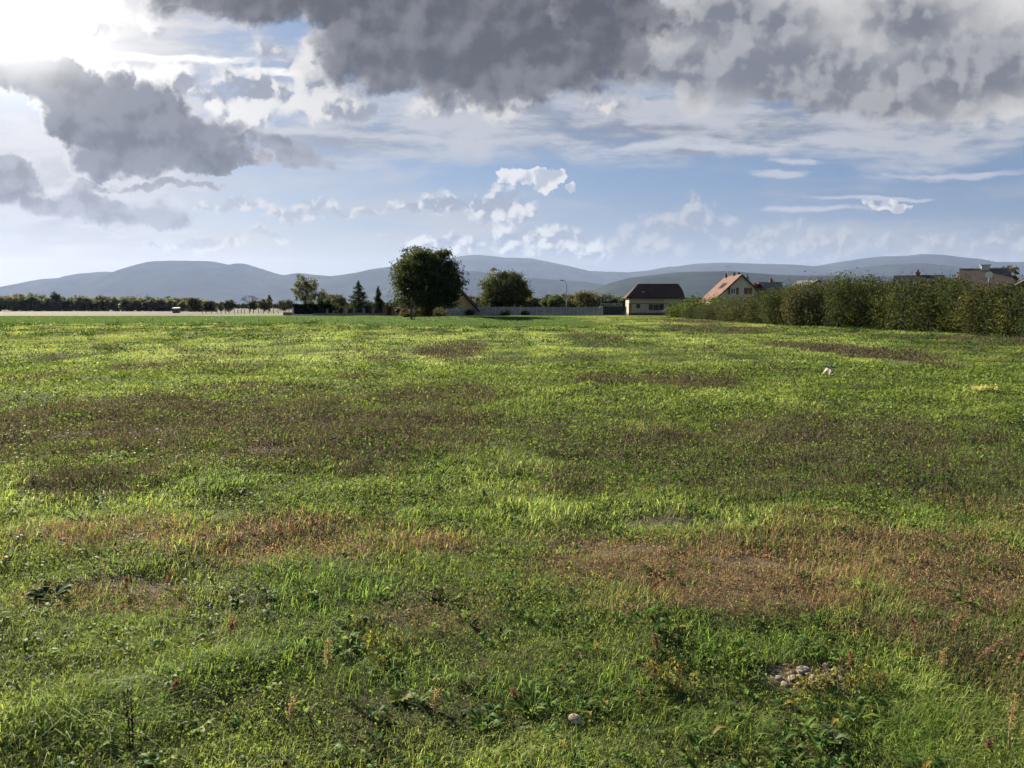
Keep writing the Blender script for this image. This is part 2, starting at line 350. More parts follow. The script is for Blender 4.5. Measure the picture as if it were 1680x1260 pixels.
def leafmat(name, trans=0.45, rough=0.45, spec=0.25, tcol=(1.15, 1.1, 0.55)):
    t = MT(name); at = t.N('ShaderNodeAttribute', attribute_name='Col')
    n = t.noise(2.2, 3); mx = t.N('ShaderNodeMix', data_type='RGBA', blend_type='MULTIPLY'); mx.inputs[0].default_value = 1
    t.l.new(at.outputs['Color'], mx.inputs[6]); t.l.new(t.ramp(n.outputs[0], [(0.3, (0.8, 0.8, 0.8)), (0.7, (1.2, 1.2, 1.15))]), mx.inputs[7])
    b = t.N('ShaderNodeBsdfPrincipled'); b.inputs['Roughness'].default_value = rough; b.inputs['Specular IOR Level'].default_value = spec
    t.l.new(mx.outputs[2], b.inputs['Base Color'])
    tr = t.N('ShaderNodeBsdfTranslucent'); m2 = t.N('ShaderNodeMix', data_type='RGBA', blend_type='MULTIPLY'); m2.inputs[0].default_value = 1
    m2.inputs[7].default_value = (*tcol, 1); t.l.new(mx.outputs[2], m2.inputs[6]); t.l.new(m2.outputs[2], tr.inputs[0])
    ms = t.N('ShaderNodeMixShader'); ms.inputs[0].default_value = trans
    t.l.new(b.outputs[0], ms.inputs[1]); t.l.new(tr.outputs[0], ms.inputs[2]); t.l.new(ms.outputs[0], t.out.inputs[0])
    return t.m
def tag(o, label=None, cat=None, group=None, kind=None):
    if label: o['label'] = label
    if cat: o['category'] = cat
    if group: o['group'] = group
    if kind: o['kind'] = kind
    return o
def thing(name, label, cat, loc=(0, 0, 0), rz=0, group=None):
    o = bpy.data.objects.new(name, None); C.objects.link(o); o.location = loc; o.rotation_euler = (0, 0, rz); o.empty_display_size = 0.5
    return tag(o, label, cat, group)
def copy_tree(o, parent=None):
    c = o.copy(); C.objects.link(c); c.parent = parent
    for ch in [k for k in o.children]: copy_tree(ch, c)
    return c

# ------------------------------------------------------------------ terrain sheet
def build_ground():
    r = np.concatenate([np.linspace(0.02, 1.5, 10)[:-1], np.geomspace(1.5, 170, 620)[:-1], np.geomspace(170, 26000, 50)])
    th = np.concatenate([np.linspace(-56, 50, 840), np.linspace(50, 304, 100)[1:-1]])*math.pi/180
    R, T = np.meshgrid(r, th, indexing='ij')
    x, y = R*np.sin(T), R*np.cos(T)
    z = GH(x, y)
    V = np.stack([x, y, z], -1).reshape(-1, 3)
    nr, nt = R.shape
    i = np.arange(nr-1)[:, None]*nt; j = np.arange(nt)[None, :]; j2 = (j+1) % nt
    Q = np.stack([i+j, i+j2, i+nt+j2, i+nt+j], -1).reshape(-1, 4)[:, ::-1]
    xf, yf = x.ravel(), y.ravel(); W = patch_w(xf, yf); D = np.hypot(xf, yf)
    g = np.array([0.055, 0.054, 0.026]); 
    far = sst(D, 8, 30)[:, None]
    col = g*(1-far) + np.array([0.100, 0.150, 0.040])*far
    n = fbm(xf/3, yf/4, 71, 4)[:, None]
    col = col*(1 + n*0.7)
    def mixin(c, k, w): return c*(1-w[:, None]) + np.array(k)*w[:, None]
    col = mixin(col, (0.075, 0.062, 0.042), np.clip(W['brown'], 0, 1)*0.85)
    col = mixin(col, (0.120, 0.080, 0.045), np.clip(W['rust'], 0, 1)*0.8)
    col = mixin(col, (0.135, 0.106, 0.078), np.clip(W['soil'], 0, 1)*(0.7 + 0.6*fbm(xf/0.2, yf/0.2, 77, 3)))
    col = mixin(col, (0.062, 0.045, 0.034), np.clip(W['earth']*1.2, 0, 1))
    # the strip of young crop and the pale stubble beyond it
    ye = 74 + 0.10*(xf+15) - 14*sst(xf, -22, -4); crop = sst(yf, ye-0.8, ye+0.8)*(1-sst(xf, -18, 6)*0.55)
    col = mixin(col, (0.060, 0.100, 0.028), crop*sst(160-yf, 0, 10))
    stub = sst(yf, 128, 134)*(1-sst(xf, -58, -52)*(1-sst(yf, 190, 215)))
    col = mixin(col, (0.070, 0.054, 0.018), stub*(1-sst(D, 2500, 6000)))
    col = col*(1 + 0.5*fbm(xf/14, yf/30, 91, 4)[:, None]*sst(D, 120, 200)[:, None])
    col = mixin(col, (0.05, 0.07, 0.03), sst(D, 900, 3500))
    me = np_mesh('ground', V, [Q], np.clip(col, 0.004, 1), smooth=True)
    t = MT('ground_soil'); at = t.N('ShaderNodeAttribute', attribute_name='Col')
    b = t.N('ShaderNodeBsdfPrincipled'); b.inputs['Roughness'].default_value = 0.95; b.inputs['Specular IOR Level'].default_value = 0.1
    n1 = t.noise(6, 8, rough=0.7); n2 = t.noise(90, 3)
    mx = t.N('ShaderNodeMix', data_type='RGBA', blend_type='MULTIPLY'); mx.inputs[0].default_value = 1
    t.l.new(at.outputs['Color'], mx.inputs[6]); t.l.new(t.ramp(n1.outputs[0], [(0.3, (0.6, 0.6, 0.6)), (0.7, (1.35, 1.3, 1.25))]), mx.inputs[7])
    t.l.new(mx.outputs[2], b.inputs['Base Color'])
    bp = t.N('ShaderNodeBump'); bp.inputs['Strength'].default_value = 0.9; bp.inputs['Distance'].default_value = 0.05
    t.l.new(n1.outputs[0], bp.inputs['Height']); t.l.new(bp.outputs[0], b.inputs['Normal']); t.l.new(b.outputs[0], t.out.inputs[0])
    tag(link_mesh('ground', me, t.m), kind='structure')
build_ground()

# ------------------------------------------------------------------ mountains
def ridge(name, prof, dist, color, depth=2600, seed=0, z0=-60):
    """a real range of hills: crest given by bearing and height, standing at its own distance"""
    prof = np.array(prof, float)
    xs = np.linspace(prof[0, 0], prof[-1, 0], 700)
    ys = np.interp(xs, prof[:, 0], prof[:, 1])
    k = np.array([1, 2, 3, 4, 3, 2, 1.]); k /= k.sum(); ys = np.convolve(np.pad(ys, 3, 'edge'), k, 'valid')
    a = np.arctan((xs-CX)/F_PX)
    el = np.array([pix_xz(px, py)[1] for px, py in zip(xs, ys)])
    H = np.maximum(el*dist + CAM_H, 5)
    nv = 44; t = np.linspace(0, 1, nv)
    s = np.where(t < 0.7, np.sin(t/0.7*math.pi/2)**1.25, np.cos((t-0.7)/0.3*math.pi/2))
    off = (t/0.7 - 1)*depth
    Y = dist + off[:, None] + np.zeros(len(xs))[None]
    X = (np.tan(a)*dist)[None] + off[:, None]*0.0
    spur = fbm(X/900, Y/1800, seed, 4)
    fine = fbm(X/130, Y/130, seed+5, 3)
    Z = H[None]*s[:, None]*(1 + 0.75*spur*(1-s[:, None])) + fine*13*np.minimum(s[:, None]*3, 1)*min(1, dist/15000)
    Z = np.where(s[:, None] < 0.02, z0, Z)
    V = np.stack([X, Y, Z], -1).reshape(-1, 3); n = len(xs)
    i = np.arange(nv-1)[:, None]*n; j = np.arange(n-1)[None]
    Q = np.stack([i+j, i+j+1, i+n+j+1, i+n+j], -1).reshape(-1, 4)
    o = link_mesh(name, np_mesh(name, V, [Q], smooth=True), surf('forested_slope_'+name, color, tuple(v*0.35 for v in color), 0.0022, 0.95, spec=0.0))
    tag(o, kind='structure')
PR = {
 'far': [(480,480),(560,462),(640,442),(700,430),(740,424),(760,420),(785,418),(805,420),(830,423),(870,424),(900,430),(930,436),(965,445),(1000,446),(1030,447),(1060,444),(1090,438),(1110,437),(1135,433),(1180,431),(1240,433),(1290,434),(1330,437),(1370,430),(1425,422),(1440,421),(1480,420),(1500,417),(1530,418),(1560,422),(1590,425),(1610,430),(1680,430),(1800,434),(2000,445)],
 'left': [(-500,498),(-300,492),(-120,484),(0,474),(40,472.5),(60,467),(100,457),(135,456),(150,449),(190,446),(212,448),(240,437),(270,429),(290,428),(345,428.5),(362,430),(385,435),(405,432),(430,440),(460,450),(480,452),(495,448),(520,451),(550,453.5),(590,448),(620,441),(650,437),(690,440),(720,448),(760,452),(820,460),(900,472),(1000,485)],
 'mid': [(560,498),(640,475),(700,452),(730,446),(760,444),(800,447),(850,454),(900,458),(960,463),(1000,469),(1060,476),(1150,480)],
 'dark': [(840,501),(940,487),(980,473),(1000,464),(1030,456),(1060,452),(1110,447),(1180,445),(1220,448),(1280,452),(1400,453),(1500,455),(1700,462),(1900,470)],
 'right': [(1150,492),(1240,466),(1330,452),(1400,440),(1450,434),(1500,432),(1550,437),(1600,445),(1680,452),(1900,462)],
}
GREENH = (0.040, 0.052, 0.036)
ridge('mountains_far', PR['far'], 19000, GREENH, 3000, 1)
ridge('mountains_left', PR['left'], 14500, GREENH, 2800, 2)
ridge('hills_middle', PR['mid'], 12500, GREENH, 1800, 3)
ridge('hills_right', PR['right'], 14000, GREENH, 2000, 4)
ridge('hills_near', PR['dark'], 8200, GREENH, 1800, 5)

# haze: one closed box of even, pale air
hb = 24000
hv = [(x, y, z) for x in (-hb, hb) for y in (-1500, hb) for z in (-61.5, 1345)]
me = bpy.data.meshes.new('haze'); me.from_pydata(hv, [], [(0,1,3,2),(4,6,7,5),(0,4,5,1),(2,3,7,6),(0,2,6,4),(1,5,7,3)]); me.update()
t = MT('haze_air'); pv = t.N('ShaderNodeVolumePrincipled'); pv.inputs['Color'].default_value = (0.52, 0.66, 1.0, 1)
HAZE_D = 2.0e-5
pv.inputs['Density'].default_value = HAZE_D; pv.inputs['Anisotropy'].default_value = 0.25
t.l.new(pv.outputs[0], t.out.inputs['Volume'])
tag(link_mesh('haze', me, t.m), kind='stuff')
# OBJECTS-START
rng = np.random.default_rng(7)
LEAF = leafmat('leaf_tree', 0.45, 0.6, 0.1, (1.35, 1.3, 0.6))
GRASSM = leafmat('leaf_grass', 0.52, 0.62, 0.06, (1.38, 1.38, 0.78))
WEEDM = leafmat('leaf_weed', 0.42, 0.6, 0.08, (1.4, 1.35, 0.65))
DRYM = leafmat('dry_stem', 0.35, 0.8, 0.05, (1.2, 1.1, 0.9))
BARK = surf('bark', (0.10, 0.08, 0.06), (0.05, 0.04, 0.03), 6, 0.9, 0.6, 12)

# -------- geometry gatherers
def tube(P, R, sides=6):
    """tapered tube along a path"""
    P = [Vector(p) for p in P]; V = []; Q = []
    for i, p in enumerate(P):
        d = (P[min(i+1, len(P)-1)] - P[max(i-1, 0)]).normalized()
        a = d.cross(Vector((0.3, 0.9, 0.1)) if abs(d.z) > 0.9 else Vector((0, 0, 1))).normalized(); b = d.cross(a)
        for k in range(sides):
            t = 2*math.pi*k/sides; V.append(tuple(p + (a*math.cos(t) + b*math.sin(t))*R[i]))
    for i in range(len(P)-1):
        for k in range(sides):
            k2 = (k+1) % sides; Q.append((i*sides+k, i*sides+k2, (i+1)*sides+k2, (i+1)*sides+k))
    return V, Q
class MB:
    """gathers faces and links them as ONE mesh object"""
    def __init__(s): s.V = []; s.F = []
    def add(s, V, F):
        n = len(s.V); s.V += [tuple(v) for v in V]; s.F += [tuple(i+n for i in f) for f in F]; return s
    def box(s, x0, x1, y0, y1, z0, z1):
        V = [(x, y, z) for x in (x0, x1) for y in (y0, y1) for z in (z0, z1)]
        return s.add(V, [(0,1,3,2),(4,6,7,5),(0,4,5,1),(2,3,7,6),(0,2,6,4),(1,5,7,3)])
    def slab(s, poly, d):
        """a polygon given thickness by the vector d"""
        n = len(poly); A = [Vector(p) for p in poly]; B = [p + Vector(d) for p in A]
        return s.add(A + B, [tuple(range(n))[::-1], tuple(range(n, 2*n))] + [(i, (i+1) % n, (i+1) % n + n, i+n) for i in range(n)])
    def tube(s, P, R, sides=8, caps=True):
        V, Q = tube(P, R, sides); n = len(V)
        if caps: Q = Q + [tuple(range(sides))[::-1], tuple(range(n-sides, n))]
        return s.add(V, Q)
    def build(s, name, mat, parent=None, bevel=0.0):
        me = bpy.data.meshes.new(name); me.from_pydata(s.V, [], s.F); me.update()
        import bmesh
        bm = bmesh.new(); bm.from_mesh(me); bmesh.ops.recalc_face_normals(bm, faces=bm.faces)
        if bevel: bmesh.ops.bevel(bm, geom=list(bm.edges), offset=bevel, segments=1, affect='EDGES')
        bm.to_mesh(me); bm.free()
        return link_mesh(name, me, mat, parent)

def leaves(cent, size, rng, base=(0.05, 0.075, 0.025), var=0.35, flat=0.0, aspect=1.6, yellow=0.0):
    """leaf-shaped quads round the given centres, each turned its own way"""
    n = len(cent)
    a = rng.normal(size=(n, 3)); a[:, 2] *= (1-flat); a /= np.linalg.norm(a, axis=1)[:, None] + 1e-9
    b = rng.normal(size=(n, 3)); b -= (b*a).sum(1)[:, None]*a; b /= np.linalg.norm(b, axis=1)[:, None] + 1e-9
    s = (size*rng.uniform(0.6, 1.35, n))[:, None]
    c = cent; V = np.stack([c - a*s*aspect*0.5, c + b*s*0.42 - a*s*0.05, c + a*s*aspect*0.5, c - b*s*0.42 + a*s*0.05], 1).reshape(-1, 3)
    Q = np.arange(4*n).reshape(n, 4)
    k = (1 + var*rng.normal(size=n)).clip(0.35, 2.0)[:, None]
    col = np.array(base)[None]*k
    if yellow:
        yl = (rng.random(n) < yellow)[:, None]; col = np.where(yl, np.array([[0.15, 0.125, 0.045]])*k, col)
    return V, Q, np.repeat(col, 4, 0)
def leaf_obj(name, parts, mat, parent=None):
    V = np.concatenate([p[0] for p in parts]); off = np.cumsum([0]+[len(p[0]) for p in parts[:-1]])
    Q = np.concatenate([p[1]+o for p, o in zip(parts, off)]); col = np.concatenate([p[2] for p in parts])
    return link_mesh(name, np_mesh(name, V, [Q], col), mat, parent)

def clump_centres(rng, n, rad, hgt, zc, shape='round', shell=0.55):
    """clump centres spread through a crown's volume, denser near its surface"""
    d = rng.normal(size=(n, 3)); d /= np.linalg.norm(d, axis=1)[:, None]
    r = rng.random(n)**(1/3.)*(1-shell) + shell*rng.random(n)**0.25
    lump = 0.97 + 0.13*np.sin(d[:, 0]*5 + rad)*np.cos(d[:, 1]*4.3) + 0.10*np.sin(d[:, 2]*7 + 1.7*d[:, 0]*3 + rad*2)
    P = d*r[:, None]*lump[:, None]*np.array([rad, rad, hgt])
    P[:, 2] += zc
    return P
def broad_tree(name, label, loc, height, rad, trunk_h, seed, base=(0.05, 0.075, 0.025), nclump=150, per=70, leaf=0.22, clump=0.75, group=None, trunk_r=0.25, cat='tree', shell=0.55, yellow=0.04, multi=False, zsq=1.0, limbs=9):
    r = np.random.default_rng(seed)
    z0 = gz(loc[0], loc[1])
    t = thing(name, label, cat, (loc[0], loc[1], z0), 0, group)
    hc = (height - trunk_h)/2; zc = trunk_h + hc
    P = clump_centres(r, nclump, rad, hc*zsq, zc, shell=shell)
    P[:, 2] = np.maximum(P[:, 2], trunk_h*0.75)
    cent = (P[:, None] + r.normal(size=(nclump, per, 3))*np.array([clump, clump, clump*0.62])*0.42*(0.6 + 0.8*r.random((nclump, 1, 1)))).reshape(-1, 3)
    light = np.repeat((1 + 0.22*r.normal(size=nclump)).clip(0.5, 1.6), per)
    V, Q, col = leaves(cent, leaf, r, base, 0.25, yellow=yellow)
    col *= np.repeat(light, 4)[:, None]
    m = MB()
    top = (r.normal()*0.2, r.normal()*0.2, zc + hc*0.4)
    m.tube([(0, 0, -0.3), (0.03, 0, trunk_h*0.5), (r.normal()*0.1, r.normal()*0.1, trunk_h), top], [trunk_r*1.25, trunk_r, trunk_r*0.8, trunk_r*0.2], 8)
    for k in range(limbs):
        q = P[r.integers(nclump)]; s = trunk_h*(0.7 + 0.5*r.random()) if not multi else 0.2
        m.tube([(0, 0, s), (q[0]*0.45, q[1]*0.45, s + (q[2]-s)*0.6), tuple(q)], [trunk_r*0.5, trunk_r*0.26, trunk_r*0.07], 5)
        for w in range(2):
            q2 = P[r.integers(nclump)]; q3 = (q2+q)/2*0.5 + q*0.5
            m.tube([(q[0]*0.45, q[1]*0.45, s + (q[2]-s)*0.6), tuple(q3)], [trunk_r*0.2, trunk_r*0.04], 4)
    m.build('trunk', BARK, t)
    leaf_obj('crown', [(V, Q, col)], LEAF, t)
    return t
def conifer(name, label, loc, height, rad, seed, base=(0.026, 0.044, 0.026), group=None, tiers=20):
    r = np.random.default_rng(seed); z0 = gz(*loc)
    t = thing(name, label, 'tree', (loc[0], loc[1], z0), 0, group)
    m = MB(); m.tube([(0, 0, -0.3), (0, 0, height*0.97)], [0.16, 0.02], 7)
    cents = []
    for k in range(tiers):
        f = k/tiers; z = 0.3 + (height-0.4)*f; rr = rad*(1-f)**0.85*r.uniform(0.75, 1.15) + 0.06
        for b in range(int(8 + 7*(1-f))):
            a = r.uniform(0, 2*math.pi); L = rr*r.uniform(0.6, 1.12); dz = -0.12*L + r.normal()*0.1
            n = int(14 + 42*(1-f)); u = r.random(n)**0.7
            p = np.stack([np.cos(a)*L*u, np.sin(a)*L*u, z + dz*u + 0.22*u*u*L], 1) + r.normal(size=(n, 3))*np.array([0.11, 0.11, 0.10])*(1.2-f*0.7)
            cents.append(p)
            if b % 3 == 0: m.tube([(0, 0, z), (math.cos(a)*L*0.8, math.sin(a)*L*0.8, z+dz*0.8)], [0.03, 0.01], 4)
    cents.append(np.stack([r.normal(size=40)*0.04, r.normal(size=40)*0.04, height*r.uniform(0.93, 1.02, 40)], 1))
    m.build('trunk', BARK, t)
    leaf_obj('crown', [leaves(np.concatenate(cents), 0.13, r, base, 0.3, flat=0.3, aspect=2.0)], LEAF, t)
    return t
def at(px, D): return ((px-CX)/F_PX*D, D)
def zat(py, D): return CAM_H + (HZN-py)/F_PX*D

# -------- materials of the built things
M_CREAM = surf('render_cream', (0.46, 0.38, 0.29), (0.40, 0.33, 0.25), 0.8, 0.9, 0.2, 40)
M_CREAM2 = surf('render_pale', (0.52, 0.47, 0.38), (0.45, 0.40, 0.32), 0.8, 0.9, 0.2, 40)
M_YELL = surf('render_ochre', (0.60, 0.36, 0.11), (0.53, 0.31, 0.10), 0.7, 0.9, 0.2, 30)
M_WHITE = surf('white_paint', (0.78, 0.77, 0.74), (0.66, 0.65, 0.62), 1.5, 0.6)
M_BRICK = tiles('brick_red', (0.36, 0.14, 0.07), (0.27, 0.10, 0.06), 6, -1)
M_BRICKT = surf('brick_trim', (0.26, 0.125, 0.075), (0.17, 0.08, 0.05), 5, 0.85)
M_ROOFD = tiles('roof_dark_brown', (0.105, 0.054, 0.042), (0.080, 0.043, 0.035), 3.4)
M_ROOFO = tiles('roof_orange', (0.225, 0.135, 0.105), (0.18, 0.108, 0.085), 3.4)
M_ROOFG = tiles('roof_grey', (0.19, 0.15, 0.125), (0.15, 0.12, 0.10), 3.0)
M_SLATE = tiles('roof_slate', (0.035, 0.035, 0.04), (0.028, 0.028, 0.032), 3.0)
M_ROOFL = tiles('roof_light_grey', (0.20, 0.20, 0.19), (0.16, 0.16, 0.15), 2.5)
M_WOOD = surf('wood_brown', (0.13, 0.065, 0.038), (0.085, 0.042, 0.026), 9, 0.7, mapscale=(1, 1, 0.2))
M_WOODG = surf('wood_weathered', (0.24, 0.21, 0.17), (0.15, 0.13, 0.11), 8, 0.85, mapscale=(1, 1, 0.15))
M_DARKW = surf('wood_black', (0.028, 0.020, 0.016), (0.018, 0.014, 0.012), 9, 0.7)
M_CONC = surf('concrete_panel', (0.40, 0.37, 0.31), (0.27, 0.25, 0.215), 1.6, 0.9, 0.3, 30)
M_CONCP = surf('concrete_post', (0.50, 0.50, 0.47), (0.38, 0.38, 0.36), 2.5, 0.9)
M_METAL = surf('galvanised', (0.33, 0.35, 0.37), (0.26, 0.28, 0.30), 4, 0.45, metal=0.6)
M_GREEN = surf('gate_paint_dark_green', (0.008, 0.014, 0.014), (0.006, 0.010, 0.011), 3, 0.5)
M_BLUE = surf('shutter_blue_grey', (0.22, 0.28, 0.36), (0.18, 0.23, 0.30), 4, 0.6)
M_STONE = surf('stone_pillar', (0.30, 0.25, 0.20), (0.19, 0.16, 0.13), 5, 0.9, 0.4, 18)
M_DARK = surf('dark_interior', (0.012, 0.012, 0.012), (0.02, 0.018, 0.016), 2, 0.9)
def glassm():
    t = MT('window_glass'); b = t.N('ShaderNodeBsdfPrincipled'); t.l.new(b.outputs[0], t.out.inputs[0])
    n = t.noise(1.5, 3); t.l.new(t.ramp(n.outputs[0], [(0.4, (0.02, 0.024, 0.028)), (0.6, (0.05, 0.055, 0.06))]), b.inputs['Base Color'])
    b.inputs['Roughness'].default_value = 0.08; b.inputs['Specular IOR Level'].default_value = 0.6; return t.m
M_GLASS = glassm()

def window(parent, x0, x1, z0, z1, y, frame=M_WHITE, bars=1, fw=0.07):
    """a window in a wall facing -y: frame with pane and glazing bars, sill"""
    m = MB()
    m.box(x0, x1, y-0.03, y+0.02, z1-fw, z1); m.box(x0, x1, y-0.03, y+0.02, z0, z0+fw)
    m.box(x0, x0+fw, y-0.028, y+0.02, z0+fw, z1-fw); m.box(x1-fw, x1, y-0.028, y+0.02, z0+fw, z1-fw)
    for k in range(bars):
        c = x0 + (x1-x0)*(k+1)/(bars+1); m.box(c-fw*0.5, c+fw*0.5, y-0.026, y+0.02, z0+fw, z1-fw)
    w = m.build('window', frame, parent)
    MB().box(x0+0.02, x1-0.02, y-0.012, y+0.015, z0+0.02, z1-0.02).build('pane', M_GLASS, w)
    MB().box(x0-0.08, x1+0.08, y-0.12, y+0.01, z0-0.09, z0-0.005).build('sill', M_CONCP, w)
    return w

# -------- house with the dark hipped roof (beside the gate)
def house_brown():
    D = 142; x0 = (1031-CX)/F_PX*D; x1 = (1116.5-CX)/F_PX*D; w = x1-x0; dep = 6.8; e = 3.05
    t = thing('house', 'single storey cream house with dark brown hipped roof beside the dark gate', 'house', (x0, D, gz(x0, D)))
    t.rotation_euler.z = math.radians(-3)
    MB().box(0, w, 0, dep, 0.45, e).build('wall', M_CREAM, t)
    MB().box(-0.05, w+0.05, -0.05, dep+0.05, -0.4, 0.45).build('plinth', surf('plinth_brown', (0.14, 0.085, 0.06), (0.10, 0.06, 0.045), 3), t)
    MB().box(-0.03, w+0.03, -0.035, dep+0.03, 1.98, 2.14).build('brick_band', M_BRICKT, t)
    ql, qr = MB(), MB()
    for k in range(6):
        L = 0.5 if k % 2 else 0.32; z = 0.47+k*0.25
        ql.box(-0.02, L, -0.022, 0.05, z, z+0.252); qr.box(w-L, w+0.02, -0.022, 0.05, z, z+0.252); ql.box(-0.024, 0.03, 0.051, L, z, z+0.252)
    ql.build('quoin', M_BRICKT, t); qr.build('quoin', M_BRICKT, t)
    o = 0.55; h = 2.42; r0 = 1.85
    # main slopes, a full hip on the left and a half hip on the right
    m = MB(); b = 0.12
    A, B, Cc, Dd = (-o, -o, e), (w+o*0.9, -o, e), (w+o*0.9, dep+o, e), (-o, dep+o, e)
    R1, R2 = (r0, dep/2, e+h), (w-0.15, dep/2, e+h)
    k = 0.58; S1 = (w+0.35, -o + (dep/2+o)*k, e+h*k); S2 = (w+0.35, dep+o - (dep/2+o)*k, e+h*k)
    m.slab([A, B, S1, R2, R1], (0, -0.0, b)); m.slab([Dd, R1, R2, S2, Cc], (0, 0, b)); m.slab([A, R1, Dd], (0, 0, b)); m.slab([S1, S2, R2], (0, 0, b))
    rf = m.build('roof', M_ROOFD, t)
    MB().slab([(w-0.02, 0, e), (w-0.02, dep, e), (w-0.02, dep-dep/2*k, e+h*k), (w-0.02, dep/2*k, e+h*k)], (-0.1, 0, 0)).build('gable_end', M_CREAM, t)
    MB().box(-o, w+o*0.9, -o-0.12, -o, e-0.07, e+0.08).build('gutter', M_DARKW, rf)
    s = MB(); zz = 0.40; yy_ = -o + (dep/2+o)*zz; s.box(2.45, 2.85, yy_-0.25, yy_+0.2, e+h*zz+0.10, e+h*zz+0.24).build('skylight', M_METAL, rf)
    MB().tube([R1, R2], [0.11, 0.11], 6).build('ridge', M_ROOFD, rf).location.z = b
    window(t, 1.30, 2.0, 0.98+0.25, 2.02, -0.01, M_WOOD, 0, 0.10)
    c = window(t, 4.35, 5.35, 0.85, 1.95, -0.01, M_WOODG, 2)
    for xx in (3.52, 5.42): MB().box(xx, xx+0.78, -0.06, -0.005, 0.92, 1.95).build('shutter', M_DARKW if xx > 4 else M_WOOD, c)
    window(t, 7.05, 7.75, 1.25, 2.02, -0.01, M_WOOD, 0, 0.10)
    MB().box(-0.06, -0.005, 1.0, 1.9, 1.1, 2.6).build('shutter', M_WHITE, t)
    return t
house_brown()
# covered link to the next house
def carport_dark():
    D = 146; x0 = (1118-CX)/F_PX*D
    t = thing('carport', 'low dark flat roofed carport between the two houses', 'carport', (x0, D, gz(x0, D)))
    MB().box(0, 3.6, 0, 5, 2.35, 2.62).build('roof', M_DARKW, t)
    for x in (0.1, 1.75, 3.35): MB().box(x, x+0.14, 0.1, 0.24, 0, 2.35).build('post', M_WOOD, t)
    MB().box(0.0, 3.6, 4.8, 4.95, 0, 2.35).build('back_wall', M_DARKW, t)
carport_dark()
# -------- house with the orange roof
def house_orange():
    D = 148; s = F_PX/D; xl = (1178-CX)/s; w = 2*(1213-1178)/s; e = zat(485, D); h = (485-452)/s; dep = 10.5
    t = thing('house', 'two storey cream house with sunlit orange tiled roof and brown shutters', 'house', (xl, D, gz(xl, D)))
    MB().slab([(0, 0, -0.3), (w, 0, -0.3), (w, 0, e), (w/2, 0, e+h), (0, 0, e)], (0, dep, 0)).build('wall', M_CREAM2, t)
    o = 0.5; sl = h/(w/2); m = MB()
    m.slab([(-o, -0.45, e-o*sl+0.02), (w/2, -0.45, e+h+0.02), (w/2, dep+0.4, e+h+0.02), (-o, dep+0.4, e-o*sl+0.02)], (0, 0, 0.16))
    m.slab([(w+o, -0.45, e-o*sl+0.02), (w/2+0.001, -0.45, e+h+0.02), (w/2+0.001, dep+0.4, e+h+0.02), (w+o, dep+0.4, e-o*sl+0.02)], (0, 0, 0.16))
    rf = m.build('roof', M_ROOFO, t)
    mb = MB()
    for sg in (-1, 1):
        xe = w/2 + sg*(w/2+o)
        mb.slab([(xe, -0.49, e-o*sl-0.16), (w/2, -0.49, e+h-0.16), (w/2, -0.49, e+h+0.19), (xe, -0.49, e-o*sl+0.19)], (0, 0.03, 0))
    mb.build('bargeboard', M_DARKW, rf)
    # lower tiled slope to the left, over the porch
    zb = e-o*sl
    MB().slab([(-o-0.05, 0.3, zb+0.02), (-o-0.05, 7.5, zb+0.02), (-o-2.6, 7.5, zb-1.05), (-o-2.6, 0.3, zb-1.05)], (0, 0, 0.14)).build('porch_roof', M_ROOFO, t)
    for y in (0.5, 3.8, 7.2): MB().box(-o-2.4, -o-2.25, y, y+0.15, -0.3, zb-0.97).build('porch_post', M_WOOD, t)
    for y in (3.2, 4.9):
        u = 0.30; z = e+h*u*1.0; MB().slab([(w/2*u+0.02, y, z+0.30), (w/2*u+0.02, y+0.85, z+0.30), (w/2*(u+0.26), y+0.85, z+h*0.26+0.30), (w/2*(u+0.26), y, z+h*0.26+0.30)], (-0.04, 0, 0.05)).build('skylight', M_DARK, rf)
    zr = e+h+0.1
    for yc, xc in ((9.2, w/2-0.35), (4.4, w/2-0.12), (2.0, w/2+0.1)):
        c = MB(); c.box(xc-0.2, xc+0.2, yc-0.2, yc+0.2, zr-0.9, zr+0.28); c.box(xc-0.26, xc+0.26, yc-0.26, yc+0.26, zr+0.28, zr+0.36)
        ch = c.build('chimney', M_DARKW, rf); MB().tube([(xc, yc, zr+0.36), (xc, yc, zr+0.6)], [0.13, 0.13], 8).build('chimney_pot', M_DARKW, ch)
    a = MB(); ax, ay = w/2-0.3, 8.2
    a.tube([(ax, ay, zr-0.3), (ax, ay, zr+2.1)], [0.05, 0.045], 5)
    a.tube([(ax-0.9, ay, zr+1.95), (ax+0.5, ay, zr+1.9)], [0.035, 0.035], 4)
    for k in range(7): a.tube([(ax-0.85+k*0.2, ay-0.3+k*0.02, zr+1.95), (ax-0.85+k*0.2, ay+0.3-k*0.02, zr+1.95)], [0.012, 0.012], 4)
    a.tube([(ax-0.35, ay, zr+1.3), (ax+0.5, ay, zr+1.25)], [0.018, 0.018], 4)
    a.build('antenna', M_METAL, rf)
    wz0, wz1 = zat(483, D), zat(472.5, D)
    c = window(t, 2.10, 3.05, wz0, wz1, -0.01, M_WHITE, 1, 0.09)
    for xx in (1.55, 3.1): MB().box(xx, xx+0.5, -0.06, -0.005, wz0-0.02, wz1+0.02).build('shutter', M_WOOD, c)
    c = window(t, 5.1, 5.6, wz0, wz1, -0.01, M_WOOD, 0, 0.06)
    for xx in (4.62, 5.62): MB().box(xx, xx+0.46, -0.06, -0.005, wz0-0.02, wz1+0.02).build('shutter', M_WOOD, c)
    window(t, 2.6, 3.7, 0.9, 2.1, -0.01, M_WHITE, 1, 0.09)
    return t
house_orange()
